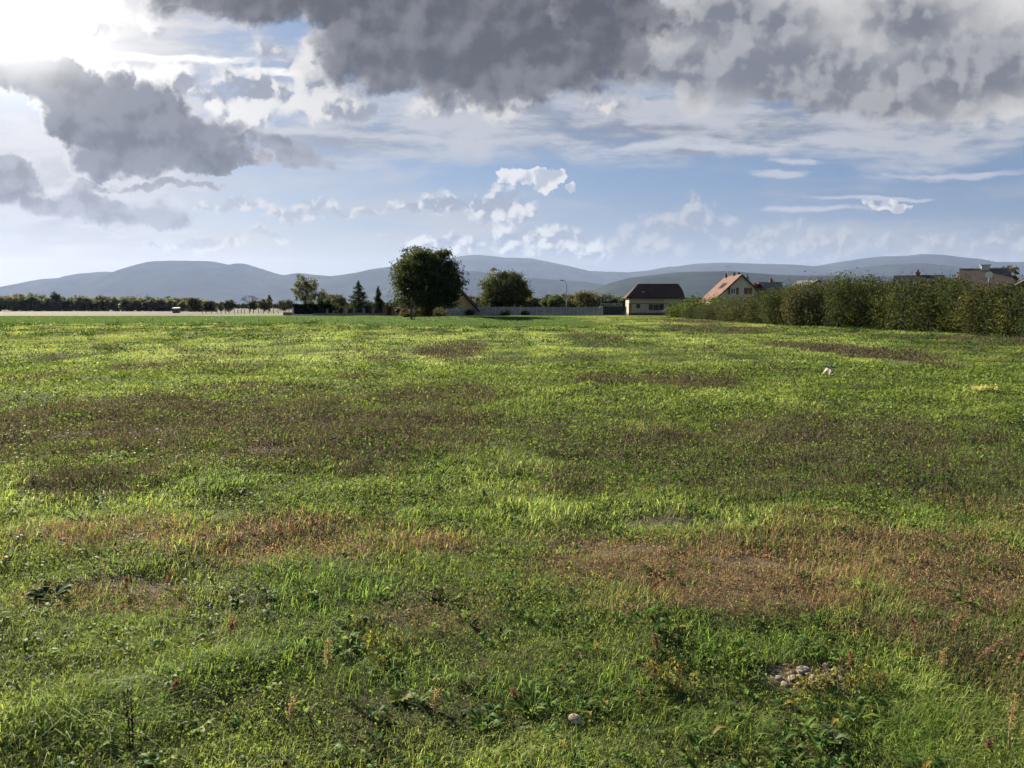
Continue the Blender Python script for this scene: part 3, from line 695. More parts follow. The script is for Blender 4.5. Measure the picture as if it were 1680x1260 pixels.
# -------- other houses: gable facing the field or the side
def plain_house(label, pxl, pxr, py_ridge, py_eave, D, dep, roof, wall, ridge_x=False, rz=0, wins=(), chim=(), dish=False, over=0.4):
    s = F_PX/D; xl = (pxl-CX)/s; w = (pxr-pxl)/s; e = zat(py_eave, D); h = (py_eave-py_ridge)/s
    t = thing('house', label, 'house', (xl, D, gz(xl, D)), math.radians(rz))
    if ridge_x:
        MB().slab([(0, 0, -0.3), (0, dep, -0.3), (0, dep, e), (0, dep/2, e+h), (0, 0, e)], (w, 0, 0)).build('wall', wall, t)
        sl = h/(dep/2); m = MB()
        for y0, yr in ((-over, dep/2-0.001), (dep+over, dep/2+0.001)):
            m.slab([(-over, y0, e-over*sl+0.02), (w+over, y0, e-over*sl+0.02), (w+over, yr, e+h+0.02), (-over, yr, e+h+0.02)], (0, 0, 0.16))
        rf = m.build('roof', roof, t)
    else:
        MB().slab([(0, 0, -0.3), (w, 0, -0.3), (w, 0, e), (w/2, 0, e+h), (0, 0, e)], (0, dep, 0)).build('wall', wall, t)
        sl = h/(w/2); m = MB(); mb = MB()
        for x0, xr in ((-over, w/2-0.001), (w+over, w/2+0.001)):
            m.slab([(x0, -over, e-over*sl+0.02), (xr, -over, e+h+0.02), (xr, dep+over, e+h+0.02), (x0, dep+over, e-over*sl+0.02)], (0, 0, 0.16))
            mb.slab([(x0, -over-0.04, e-over*sl-0.16), (xr, -over-0.04, e+h-0.16), (xr, -over-0.04, e+h+0.18), (x0, -over-0.04, e-over*sl+0.18)], (0, 0.035, 0))
        rf = m.build('roof', roof, t); mb.build('bargeboard', M_DARKW, rf)
    for x, y, hh, mt in chim:
        zt = e+h; c = MB(); c.box(x-0.3, x+0.3, y-0.3, y+0.3, zt-1.2, zt+hh); c.box(x-0.38, x+0.38, y-0.38, y+0.38, zt+hh, zt+hh+0.12)
        ch = c.build('chimney', mt, rf); MB().tube([(x, y, zt+hh+0.12), (x, y, zt+hh+0.5)], [0.14, 0.12], 8).build('chimney_pot', M_DARKW, ch)
    for x0, x1, z0, z1, mt in wins:
        window(t, x0, x1, z0, z1, -0.01, mt, 0 if x1-x0 < 0.9 else 1, 0.09)
    if dish:
        V = []; n = 14; 
        for rr, dz in ((0.0, 0.0), (0.2, 0.03), (0.4, 0.13)):
            for k in range(n): V.append((rr*math.cos(2*math.pi*k/n), -0.13+dz*-1+0.13, rr*math.sin(2*math.pi*k/n)))
        F = [(i*n+k, i*n+(k+1) % n, (i+1)*n+(k+1) % n, (i+1)*n+k) for i in range(2) for k in range(n)]
        m = MB(); m.add(V, F); m.tube([(0, 0.0, 0), (0, -0.35, 0.0)], [0.015, 0.015], 5); m.tube([(0, 0.02, 0), (0, 0.1, -0.9)], [0.03, 0.03], 6)
        d = m.build('satellite_dish', M_WHITE, rf); d.location = (dish[0], dish[1], dish[2])
    return t
# big grey-roofed house far right: ridge across the view, brick gable to the right
def house_right():
    D = 97; s = F_PX/D; xl = (1576-CX)/s; xr = (1645-CX)/s; w = xr-xl; e = zat(474, D); h = (474-442.5)/s; dep = 7.6
    t = thing('house', 'grey tiled house with brick gable and satellite dish above the hedge at the far right', 'house', (xl, D, gz(xl, D)), math.radians(-26))
    MB().slab([(0, 0, -0.3), (0, dep, -0.3), (0, dep, e), (0, dep/2, e+h), (0, 0, e)], (w, 0, 0)).build('wall', M_CREAM, t)
    o = 0.4; sl = h/(dep/2); m = MB()
    for y0, yr in ((-o, dep/2-0.001), (dep+o, dep/2+0.001)):
        m.slab([(-o, y0, e-o*sl+0.02), (w+o, y0, e-o*sl+0.02), (w-0.2, yr, e+h+0.02), (-o, yr, e+h+0.02)], (0, 0, 0.18))
    rf = m.build('roof', M_ROOFG, t)
    MB().tube([(-o, dep/2, e+h+0.18), (w-0.2, dep/2, e+h+0.18)], [0.1, 0.1], 6).build('ridge', M_CONCP, rf)
    # cross gable in brick facing the field
    gx = w-0.6; gw = 6.4; gz_ = e+h-0.55
    MB().slab([(gx, -1.2, -0.3), (gx+gw, -1.2, -0.3), (gx+gw, -1.2, e-0.2), (gx+gw/2, -1.2, gz_), (gx, -1.2, e-0.2)], (0, 5.0, 0)).build('brick_gable', M_BRICK, t)
    m = MB()
    for sg in (-1, 1):
        xe = gx+gw/2 + sg*(gw/2+0.35); sl2 = (gz_-e+0.2)/(gw/2)
        m.slab([(xe, -1.5, e-0.2-0.35*sl2+0.03), (gx+gw/2, -1.5, gz_+0.03), (gx+gw/2, 3.8, gz_+0.03), (xe, 3.8, e-0.2-0.35*sl2+0.03)], (0, 0, 0.16))
    m.build('gable_roof', M_ROOFG, t)
    wz = zat(479, D); w_ = window(t, gx+2.45, gx+4.0, wz, wz+1.25, -1.215, M_WHITE, 1)
    MB().box(gx+1.55, gx+2.4, -1.27, -1.21, wz, wz+1.25).build('shutter', M_BLUE, w_)
    c = MB(); c.box(2.0, 2.9, dep/2-0.4, dep/2+0.4, e+h-0.8, e+h+0.55); c.box(1.85, 3.05, dep/2-0.5, dep/2+0.5, e+h+0.55, e+h+0.66)
    ch = c.build('chimney', M_CONCP, rf); MB().tube([(2.8, dep/2, e+h+0.6), (2.8, dep/2, e+h+1.3)], [0.04, 0.04], 6).build('flue', M_METAL, ch)
    n = 14; V = [(rr*math.cos(2*math.pi*k/n), -dz, rr*math.sin(2*math.pi*k/n)) for rr, dz in ((0.01, 0), (0.22, 0.03), (0.42, 0.12)) for k in range(n)]
    F = [(i*n+k, i*n+(k+1) % n, (i+1)*n+(k+1) % n, (i+1)*n+k) for i in range(2) for k in range(n)]
    m = MB(); m.add(V, F); m.tube([(0, 0, 0), (0, -0.4, 0)], [0.015, 0.015], 5); m.tube([(0, 0.02, -0.02), (0, 0.3, -0.9)], [0.03, 0.03], 6)
    d = m.build('satellite_dish', M_WHITE, rf); d.location = (2.6, 0.4, zat(452, D)-0.0)
    return t
house_right()
plain_house('dark slate roofed house showing only its roof and small chimney above the hedge', 1467, 1533, 453, 468, 118, 8, M_SLATE, M_CREAM2, True, -24, chim=((2.9, 4, 0.5, M_BRICKT),))
plain_house('small pale house with light grey roof and white gable above the hedge', 1326, 1350, 461, 469, 132, 5, M_ROOFL, M_WHITE, False, 14, wins=((1.1, 1.9, 3.2, 4.0, M_WOOD),))
plain_house('pale green-grey roofed house just right of the dark red tree', 1248, 1279, 464, 480, 172, 6, M_ROOFL, M_CREAM2, True, -8, chim=((2.3, 3, 0.6, M_BRICKT),))
plain_house('ochre house with steep dark gable roof hidden behind the large oak', 657, 783, 441, 507, 141, 10, M_SLATE, M_YELL, False, 0, wins=((3.2, 4.4, 1.0, 2.2, M_WHITE), (9.0, 10.2, 1.0, 2.2, M_WHITE)), over=0.5)
def annex():
    D = 138; s = F_PX/D; x0 = (652-CX)/s; w = 3.4
    t = thing('annex', 'small cream annex with dark window and pale flat roof left of the oak trunk', 'outbuilding', (x0, D, gz(x0, D)))
    MB().box(0, w, 0, 2.6, -0.2, zat(490, D)).build('wall', M_CREAM, t)
    MB().box(-0.15, w+0.15, -0.2, 2.7, zat(490, D), zat(488.5, D)).build('roof', M_WHITE, t)
    window(t, 0.45, 1.2, zat(501, D), zat(491.5, D), -0.01, M_DARKW, 0, 0.07)
    MB().box(1.5, 3.2, -0.05, -0.005, zat(500, D), zat(492, D)).build('shutter', M_DARKW, t)
annex()
def shelter():
    D = 150; s = F_PX/D; x0 = (801-CX)/s; w = (846-801)/s
    t = thing('shelter', 'open dark shelter with two pale pillars behind the concrete wall', 'shelter', (x0, D, gz(x0, D)))
    zt = zat(495.5, D)
    MB().box(-0.3, w+0.3, -0.4, 5, zt, zt+0.22).build('roof', M_DARKW, t)
    MB().box(0.3, w-0.3, 4.5, 4.7, 0, zt).build('back_wall', M_DARKW, t)
    for x in (0, w-0.42): MB().box(x, x+0.42, 0, 0.42, 0, zt-0.002).build('pillar', M_CONCP, t)
    MB().box(0.42, w-0.42, 0.3, 0.36, 1.0, zt-0.3).build('slat_screen', M_WOOD, t)
shelter()

# -------- concrete panel wall, dark gate, lamp, left-hand hedge and garden wall
def panel_fence():
    D = 141; s = F_PX/D; x0 = (733-CX)/s; x1 = (987-CX)/s; n = 19; w = (x1-x0)/n; h = 1.46
    t = thing('concrete_fence', 'long grey fence of concrete panels and posts left of the gate', 'fence', (x0, D, gz(0, D)))
    for i in range(n+1): MB().box(i*w-0.07, i*w+0.07, -0.07, 0.07, -0.2, h+0.08+0.02*math.sin(i*2.3)).build('post', M_CONCP, t)
    for i in range(n):
        m = MB()
        for k in range(4): m.box(i*w+0.071, (i+1)*w-0.071, -0.03+0.004*(k % 2), 0.03, -0.15+k*(h+0.15)/4+0.006, -0.15+(k+1)*(h+0.15)/4-0.006+0.015*math.sin(i*5.1+k))
        m.build('panel', M_CONC, t)
panel_fence()
def gate():
    D = 141; s = F_PX/D; x0 = (988-CX)/s; w = (1026-988)/s
    t = thing('gate', 'solid dark green sliding gate between the concrete fence and the cream house', 'gate', (x0, D, gz(0, D)))
    m = MB()
    for k in range(7): m.box(0.15, w-0.15, -0.03, 0.03, 0.04+k*0.2, 0.04+k*0.2+0.185)
    m.build('leaf', M_GREEN, t)
    m = MB(); m.box(0.09, w-0.09, -0.036, 0.036, 1.44, 1.52); m.box(0.09, 0.15, -0.036, 0.036, 0.02, 1.44); m.box(w-0.15, w-0.09, -0.036, 0.036, 0.02, 1.44); m.build('frame', M_GREEN, t)
    MB().box(-0.1, 0.08, -0.1, 0.1, -0.2, 1.6).build('post', M_CONCP, t); MB().box(w-0.08, w+0.12, -0.1, 0.1, -0.2, 1.6).build('post', M_CONCP, t)
gate()
def greenhouse():
    D = 160; s = F_PX/D; x0 = (984-CX)/s; w = (1020-984)/s; z1 = zat(500.5, D)
    t = thing('railing', 'thin pale railing on a low roof behind the dark gate', 'railing', (x0, D, gz(0, D)))
    MB().box(0, w, 0, 3, -0.2, z1-0.35).build('low_roof', M_CONC, t)
    MB().box(0, w, 0, 0.05, z1+0.25, z1+0.31).build('rail', M_CONCP, t)
    for k in range(12): MB().box(k*w/12+0.1, k*w/12+0.14, 0.01, 0.05, z1-0.35, z1+0.25).build('baluster', M_CONCP, t)
greenhouse()
def lamp():
    D = 138; s = F_PX/D; x0 = (929-CX)/s; H = zat(459, D)
    t = thing('street_lamp', 'tall slender grey street lamp with curved arm before the concrete fence', 'street lamp', (x0, D, gz(0, D)))
    m = MB(); P = [(0, 0, -0.1), (0, 0, H-1.3)] + [(-0.62*(1-math.cos(a)), 0, H-1.3+1.15*math.sin(a)) for a in np.linspace(0.25, 1.45, 7)]
    m.tube(P, [0.085, 0.065] + [0.05]*7, 8).build('pole', M_METAL, t)
    MB().tube([(0, 0, -0.1), (0, 0, 0.9)], [0.12, 0.11], 8).build('base', M_METAL, t)
    e = P[-1]; MB().tube([(e[0]+0.05, 0, e[2]), (e[0]-0.15, 0, e[2]+0.03), (e[0]-0.5, 0, e[2]+0.06), (e[0]-0.62, 0, e[2]+0.05)], [0.06, 0.12, 0.13, 0.05], 8).build('lamp_head', M_METAL, t)
lamp()
def box_hedge():
    D = 139; s = F_PX/D; x0 = (483-CX)/s; x1 = (545-CX)/s; w = x1-x0; h = zat(500.5, D)
    t = thing('hedge', 'tall dark clipped hedge behind a low white wall', 'hedge', (x0, D, gz(x0, D)))
    r = np.random.default_rng(5); n = 16000
    P = r.random((n, 3))*np.array([w, 1.5, h]); P[:, 2] = np.where(r.random(n) < 0.35, h + r.normal(size=n)*0.05 + 0.05*np.sin(P[:, 0]*3), P[:, 2]); P[:, 1] = np.where(r.random(n) < 0.6, r.normal(size=n)*0.04, P[:, 1])
    leaf_obj('foliage', [leaves(P, 0.13, r, (0.012, 0.020, 0.010), 0.35)], LEAF, t)
    m = MB(); m.box(0.06, w-0.06, 0.08, 1.4, 0, h-0.06); m.build('core', surf('hedge_twigs', (0.012, 0.014, 0.008), (0.02, 0.018, 0.01), 8), t)
box_hedge()
def garden_wall():
    D = 137.5; s = F_PX/D; x0 = (481-CX)/s
    t = thing('low_wall', 'low white rendered wall with a tall end pier in front of the dark hedge', 'wall', (x0, D, gz(x0, D)))
    MB().box(0, 0.2, -0.1, 0.1, -0.1, 1.35).build('pier', M_WHITE, t); MB().box(0.2, 3.6, -0.08, 0.08, -0.1, 0.24).build('wall', M_WHITE, t)
    xs = (3.6, 16.0)
    MB().box(xs[0], xs[1], -0.08, 0.08, -0.1, 0.42).build('stone_base', M_STONE, t)
    for px in (538, 566, 582, 598, 613):
        x = (px-CX)/s - x0; zt = 1.25 if px > 560 else 1.1
        p = MB(); p.box(x-0.17, x+0.17, -0.14, 0.2, -0.1, zt); p.box(x-0.22, x+0.22, -0.19, 0.25, zt, zt+0.08); p.build('pillar', M_STONE, t)
garden_wall()
def brick_gateway():
    D = 137; s = F_PX/D; x0 = (628-CX)/s
    t = thing('gateway', 'dark arched garden gate between two red brick pillars', 'gate', (x0, D, gz(x0, D)))
    for px0, px1 in ((628, 636), (643, 650)):
        a, b = (px0-628)/s, (px1-628)/s; p = MB(); p.box(a, b, 0, 0.6, -0.1, 1.45); p.box(a-0.06, b+0.06, -0.06, 0.66, 1.45, 1.56); p.build('pillar', M_BRICKT, t)
    m = MB()
    for k in range(6): m.box(0.88+k*0.115, 0.88+k*0.115+0.1, 0.2, 0.26, 0.02, 1.45+0.22*math.sin((k+0.5)/6*math.pi))
    m.build('leaf', M_DARKW, t)
    MB().box(2.36, 5.6, 0.1, 0.32, -0.1, 0.6).build('brick_wall', M_BRICKT, t)
brick_gateway()
def simple_box_things():
    D = 138; s = F_PX/D; x0 = (466-CX)/s
    t = thing('log_store', 'low dark timber log store at the left end of the white wall', 'log store', (x0, D, gz(x0, D)))
    m = MB(); [m.box(k*0.25, k*0.25+0.22, 0, 0.05, 0, 0.5) for k in range(6)]; m.build('front_boards', M_WOODG, t)
    MB().box(-0.05, 1.5, -0.05, 0.9, 0.52, 0.58).build('lid', M_WOODG, t); MB().box(0.0, 1.45, 0.06, 0.85, 0.0, 0.5).build('body', M_DARKW, t)
    D = 190; s = F_PX/D; x0 = (285-CX)/s; z = gz(x0, D)
    t = thing('shed', 'small weathered grey hut standing alone in the pale stubble field', 'shed', (x0, D, z))
    w = 10/s
    m = MB(); [m.box(k*w/8, k*w/8+w/8-0.015, 0, 0.04, 0, 1.1) for k in range(8)]; m.build('boards', M_WOODG, t)
    MB().box(0.02, w-0.02, 0.05, 1.1, 0, 1.05).build('body', M_WOODG, t)
    MB().slab([(-0.1, -0.12, 1.12), (w+0.1, -0.12, 1.12), (w+0.1, 1.3, 1.3), (-0.1, 1.3, 1.3)], (0, 0, 0.06)).build('roof', M_METAL, t)
simple_box_things()
def paddock_fence():
    D = 172; s = F_PX/D; r = random.Random(4)
    x0 = (334-CX)/s
    t = thing('paddock_fence', 'row of thin wooden stakes and wire across the stubble field', 'fence', (x0, D, gz(x0, D)))
    pts = [334, 340, 349, 358, 365, 372, 378, 386, 392, 398, 403, 411, 418, 426, 434, 442, 450, 458]
    for p in pts:
        x = (p-CX)/s-x0; hh = r.uniform(0.85, 1.3); m = MB(); m.tube([(x, 0, -0.2), (x+r.uniform(-0.08, 0.08), 0, hh)], [0.075, 0.06], 6).build('stake', M_WOODG, t)
    m = MB()
    for z in (0.45, 0.8): m.tube([((p-CX)/s-x0, -0.05, z) for p in pts], [0.008]*len(pts), 3)
    m.build('wire', M_METAL, t)
paddock_fence()
def posts():
    x, y = ground_xy(677, 526.5)
    t = thing('marker_post', 'weathered brown timber post beside a thin pale pole left of the oak', 'post', (x-0.12, y, gz(x, y)))
    zt = zat(492, y)-gz(x, y)
    m = MB(); m.tube([(0, 0, -0.2), (0.02, 0, zt)], [0.13, 0.11], 8).build('timber', M_WOOD, t)
    tag(MB().tube([(0, 0, -0.2), (0, 0, zt-0.02)], [0.05, 0.045], 8).build('thin_pole', M_WOODG), 'thin pale upright pole right beside the brown timber post', 'pole').location = (x+0.2, y, gz(x, y))
posts()

# -------- trees
ox, oy = at(705, 107)
broad_tree('oak_tree', 'large dark round oak standing alone at the far edge of the field', (ox, oy), zat(407, 107), 5.0, 0.9, 11, (0.040, 0.056, 0.026), 430, 95, 0.19, 1.15, trunk_r=0.42, zsq=1.0, limbs=16, yellow=0.02)
x, y = at(829, 152)
broad_tree('walnut_tree', 'broad round tree with browning top behind the dark shelter', (x, y), zat(442, 152), 4.9, 0.3, 12, (0.046, 0.060, 0.027), 300, 95, 0.20, 1.15, trunk_r=0.35, limbs=12, yellow=0.06)
x, y = at(504, 146)
broad_tree('birch_tree', 'loose grey-green tree with see-through crown rising behind the dark hedge', (x, y), zat(447, 146), 2.4, 0.7, 13, (0.085, 0.095, 0.055), 110, 50, 0.17, 0.62, trunk_r=0.14, limbs=16, shell=0.3, yellow=0.06)
conifer('fir_tree', 'tall dark fir, the larger of the two conifers left of the oak', at(590, 143), zat(461, 143), 2.8, 14)
conifer('fir_tree', 'slim small dark fir with thin leader, left of the brick pillars', at(622, 142), zat(471, 142), 1.5, 15, tiers=16)
conifer('fir_tree', 'dark conifer poking up behind the right slope of the orange roof', at(1223, 162), zat(452, 162), 2.0, 16, tiers=16)
x, y = at(1241, 158); broad_tree('maple_tree', 'small dark red leaved tree right of the orange roofed house', (x, y), zat(464, 158), 1.7, 0.8, 17, (0.060, 0.024, 0.020), 60, 50, 0.2, 0.7, trunk_r=0.15)
x, y = at(1651, 112); broad_tree('larch_tree', 'little brownish tree top showing above the grey roof at the right', (x, y), zat(429, 112), 1.1, 3.2, 18, (0.09, 0.075, 0.04), 50, 50, 0.14, 0.5, trunk_r=0.12)
NEAR = [ # px, top, D, radius, seed, colour, label, name
 (533, 477, 235, 2.0, 21, (0.05, 0.06, 0.04), 'slim grey-green poplar between the birch and the fir', 'poplar_tree'),
 (546, 483, 230, 1.9, 22, (0.05, 0.065, 0.04), 'small rounded tree directly right of the poplar behind the hedge', 'garden_tree'),
 (557, 484, 225, 2.3, 23, (0.06, 0.075, 0.04), 'pale bushy tree just left of the tall fir', 'garden_tree'),
 (912, 485, 210, 2.4, 24, (0.05, 0.07, 0.03), 'light green bushy tree left of the street lamp', 'bushy_tree'),
 (899, 489, 214, 1.8, 25, (0.045, 0.06, 0.03), 'low olive bush against the concrete fence left of the lamp', 'bushy_tree'),
 (956, 478, 205, 3.0, 26, (0.062, 0.066, 0.032), 'olive brown rounded tree right of the street lamp', 'bushy_tree'),
 (940, 484, 212, 2.0, 27, (0.05, 0.06, 0.03), 'small green tree close behind the street lamp', 'bushy_tree'),
 (378, 491, 300, 2.2, 28, (0.04, 0.05, 0.03), 'lone round dark tree in the stubble field beyond the stakes', 'field_tree'),
 (444, 484, 330, 1.1, 30, (0.035, 0.045, 0.03), 'narrow upright poplar far off left of the birch', 'poplar_tree'),
 (436, 490, 320, 2.6, 31, (0.05, 0.06, 0.04), 'rounded tree at the foot of the far narrow poplar', 'field_tree'),
 (470, 492, 325, 3.6, 32, (0.045, 0.055, 0.038), 'broad low far tree right of the narrow poplar', 'field_tree'),
 (418, 492, 330, 2.0, 33, (0.06, 0.06, 0.045), 'thin grey tree beside the bare tree in the far field', 'field_tree'),
]
for px, top, D, rad, seed, base, lab, nm in NEAR:
    x, y = at(px, D); g0 = gz(x, y)
    broad_tree(nm, lab, (x, y), zat(top, D)-g0, rad, 0.5, seed, base, 60, 45, 0.30, rad*0.42, trunk_r=0.16, shell=0.5)
def bare_tree():
    D = 320; x, y = at(412, D); g0 = gz(x, y); H = zat(482, D)-g0; r = random.Random(3)
    t = thing('bare_tree', 'leafless spreading tree with fine twigs in the far stubble field', 'tree', (x, y, g0))
    m = MB(); m.tube([(0, 0, 0), (0, 0, H*0.35)], [0.3, 0.2], 6)
    def br(p, d, L, R, k):
        q = p + d*L; m.tube([p, q], [R, R*0.6], 4)
        if k: 
            for _ in range(3 if k > 1 else 4): br(q, (d + Vector((r.uniform(-.7, .7), r.uniform(-.7, .7), r.uniform(-.25, .4)))).normalized(), L*0.72, R*0.55, k-1)
    for _ in range(6): br(Vector((0, 0, H*0.3)), Vector((r.uniform(-.8, .8), r.uniform(-.8, .8), r.uniform(0.5, 1))).normalized(), H*0.26, 0.12, 3)
    m.build('branches', BARK, t)
bare_tree()
# far woods: masses of crowns nobody could count
def wood(name, label, spans, seed, base, depth=30):
    r = np.random.default_rng(seed); parts = []
    for px0, px1, topa, topb, D in spans:
        x0, x1 = (px0-CX)/F_PX*D, (px1-CX)/F_PX*D; n = int(max(6, (x1-x0)/2.6))
        for k in range(n):
            for row in range(3):
                x = x0 + (x1-x0)*(k + r.random())/n; y = D + row*7 + r.normal()*1.5; g0 = float(GH(x, y))
                f = (x-x0)/(x1-x0); H = (zat(topa*(1-f)+topb*f, D) - g0)*r.uniform(0.74, 1.06)*(0.92+0.05*row); rad = H*r.uniform(0.24, 0.42)
                P = clump_centres(r, 34, rad, H*0.5, H*0.52) + np.array([x, y, g0])
                c = (P[:, None] + r.normal(size=(34, 16, 3))*rad*0.20).reshape(-1, 3)
                c[:, 2] = np.maximum(c[:, 2], g0+0.1)
                parts.append(leaves(c, 0.75 if D > 300 else 0.5, r, tuple(np.array(base)*r.uniform(0.6, 1.5)*np.array([r.uniform(0.85, 1.35), 1, 1])), 0.3))
    o = leaf_obj(name, parts, LEAF); tag(o, label, 'woodland', kind='stuff')
wood('woods', 'dark line of far woodland along the left horizon', [(-260, 60, 484, 483, 440), (50, 210, 486, 486, 440), (200, 320, 487, 490, 430), (300, 352, 490, 495, 380)], 41, (0.085, 0.102, 0.078))  # distance haze painted into the leaf colour: paler than the other woods
wood('woods', 'distant woodland behind the concrete fence and lamp', [(760, 800, 488, 486, 420), (862, 900, 485, 488, 400), (890, 1045, 484, 483, 420), (1045, 1180, 486, 486, 420)], 42, (0.055, 0.068, 0.044))
wood('woods', 'thin line of trees far beyond the stubble field at the centre left', [(352, 560, 498, 498, 900), (540, 700, 497, 495, 800)], 43, (0.04, 0.05, 0.03))
x, y = at(95, 445); broad_tree('poplar_tree', 'single tall tree rising above the far left woods', (x, y), zat(479, 445)-gz(x, y), 2.2, 2, 44, (0.04, 0.05, 0.03), 50, 40, 0.5, 1.2)
x, y = at(345, 360); broad_tree('field_tree', 'round tree at the right end of the far left woods', (x, y), zat(494, 360)-gz(x, y), 2.6, 0.4, 45, (0.035, 0.042, 0.026), 60, 40, 0.4, 1.2)
x, y = at(320, 370); broad_tree('field_tree', 'taller rounded tree near the right end of the far woods', (x, y), zat(488, 370)-gz(x, y), 3.4, 0.6, 46, (0.036, 0.045, 0.026), 70, 40, 0.4, 1.3)

# shrubs in gardens
def shrub_mesh(seed, H, R, base, nclump=60, per=50, leaf=0.085, upright=True, yellow=0.06, twigs=True):
    r = np.random.default_rng(seed); m = MB(); P = []
    for k in range(nclump):
        a = r.uniform(0, 2*math.pi); u = r.random()**0.6; h = r.uniform(0.12, 1.0)*H*(1-0.25*u*r.random())
        P.append((math.cos(a)*R*u*(0.75+0.25*h/H), math.sin(a)*R*u*(0.75+0.25*h/H), h))
    P = np.array(P); c = (P[:, None] + r.normal(size=(nclump, per, 3))*np.array([0.20, 0.20, 0.26])*R/0.9).reshape(-1, 3); c[:, 2] = np.maximum(c[:, 2], 0.03)
    light = np.repeat((1+0.3*r.normal(size=nclump)).clip(0.5, 1.8), per)
    V, Q, col = leaves(c, leaf, r, base, 0.3, yellow=yellow); col *= np.repeat(light, 4)[:, None]
    ex = []
    for k in range(9 if twigs else 4):
        q = P[r.integers(nclump)]; a = r.uniform(0, 6.28)
        tip = Vector(q)*1.0 + Vector((r.normal()*0.1, r.normal()*0.1, 0.0)); m.tube([(r.normal()*0.06, r.normal()*0.06, -0.1), (q[0]*0.5, q[1]*0.5, q[2]*0.55), tip], [0.035, 0.022, 0.008], 4, False)
    if twigs:
        for k in range(3):
            a = r.uniform(0, 6.28); rr = R*r.random()*0.8; top = H*r.uniform(0.95, 1.13)
            m.tube([(rr*math.cos(a)*0.5, rr*math.sin(a)*0.5, 0.3), (rr*math.cos(a), rr*math.sin(a), top)], [0.014, 0.004], 3, False)
            n = 34; f = r.random(n)*0.5+0.5; ex.append(np.stack([rr*math.cos(a)*f, rr*math.sin(a)*f, 0.3+(top-0.3)*f], 1) + r.normal(size=(n, 3))*0.07)
        ev = leaves(np.concatenate(ex), leaf, r, base, 0.3, yellow=yellow)
        Q = np.concatenate([Q, ev[1]+len(V)]); V = np.concatenate([V, ev[0]]); col = np.concatenate([col, ev[2]])
    return m, V, Q, col
def shrub(name, label, loc, H, R, seed, base, group=None, cat='shrub', **kw):
    t = thing(name, label, cat, (loc[0], loc[1], gz(*loc)), 0, group)
    m, V, Q, col = shrub_mesh(seed, H, R, base, **kw)
    m.build('stems', BARK, t); leaf_obj('foliage', [(V, Q, col)], LEAF, t)
    return t
GS = [(553, 500, 142, 0.9, 'dark green garden shrub at the right end of the clipped hedge'), (562, 505, 139.5, 0.5, 'tiny light shrub behind the first stone pillar'), (574, 503, 141, 0.8, 'olive shrub between two stone pillars left of the fir'),
      (606, 501, 141, 0.9, 'dense green shrub just right of the tall fir'), (640, 499, 139.5, 0.7, 'dark bush arching over the brick gateway'), (655, 506, 134, 0.6, 'low brown bush in front of the cream annex'), (664, 508, 132, 0.7, 'reddish low bush beside the brown timber post'),
      (688, 509, 120, 1.1, 'grey-green shrub at the left foot of the oak'), (722, 509, 118, 1.2, 'grey leafy shrub at the right foot of the oak'), (700, 512, 106, 1.3, 'dark shrubs crowding the oak trunk'), (672, 516, 101, 0.8, 'low dark bush between post and oak'),
      (770, 511, 139.5, 0.9, 'low dark bush against the fence right of the ochre gable'), (828, 512, 139.5, 0.8, 'small dark bush at the foot of the fence below the walnut'), (862, 513, 139.5, 0.7, 'little dark bush by the fence right of the walnut')]
for i, (px, top, D, R, lab) in enumerate(GS):
    x, y = at(px, D); base = [(0.030, 0.040, 0.018), (0.05, 0.055, 0.03), (0.045, 0.055, 0.025), (0.03, 0.045, 0.02)][i % 4]
    if i in (7, 8): base = (0.075, 0.085, 0.06)
    if i in (5, 6): base = (0.08, 0.05, 0.035)
    shrub('garden_shrub', lab, (x, y), max(0.6, zat(top, D)-gz(x, y)), R, 100+i, base, nclump=40, per=40, leaf=0.12, twigs=False)
# grassy bush at the near end of the plantation
for i, (px, base_y, H, R, lab) in enumerate([(1122, 521, 1.1, 2.4, 'low bright green bramble mound at the far end of the plantation'), (1150, 522, 1.7, 2.4, 'second green bramble mound, taller, by the carport'), (1180, 524, 2.2, 2.2, 'third green mound where the plantation begins')]):
    x, y = ground_xy(px, base_y); shrub('bramble_mound', lab, (x, y), H, R, 140+i, (0.055, 0.085, 0.022), nclump=110, per=60, leaf=0.12, twigs=False)
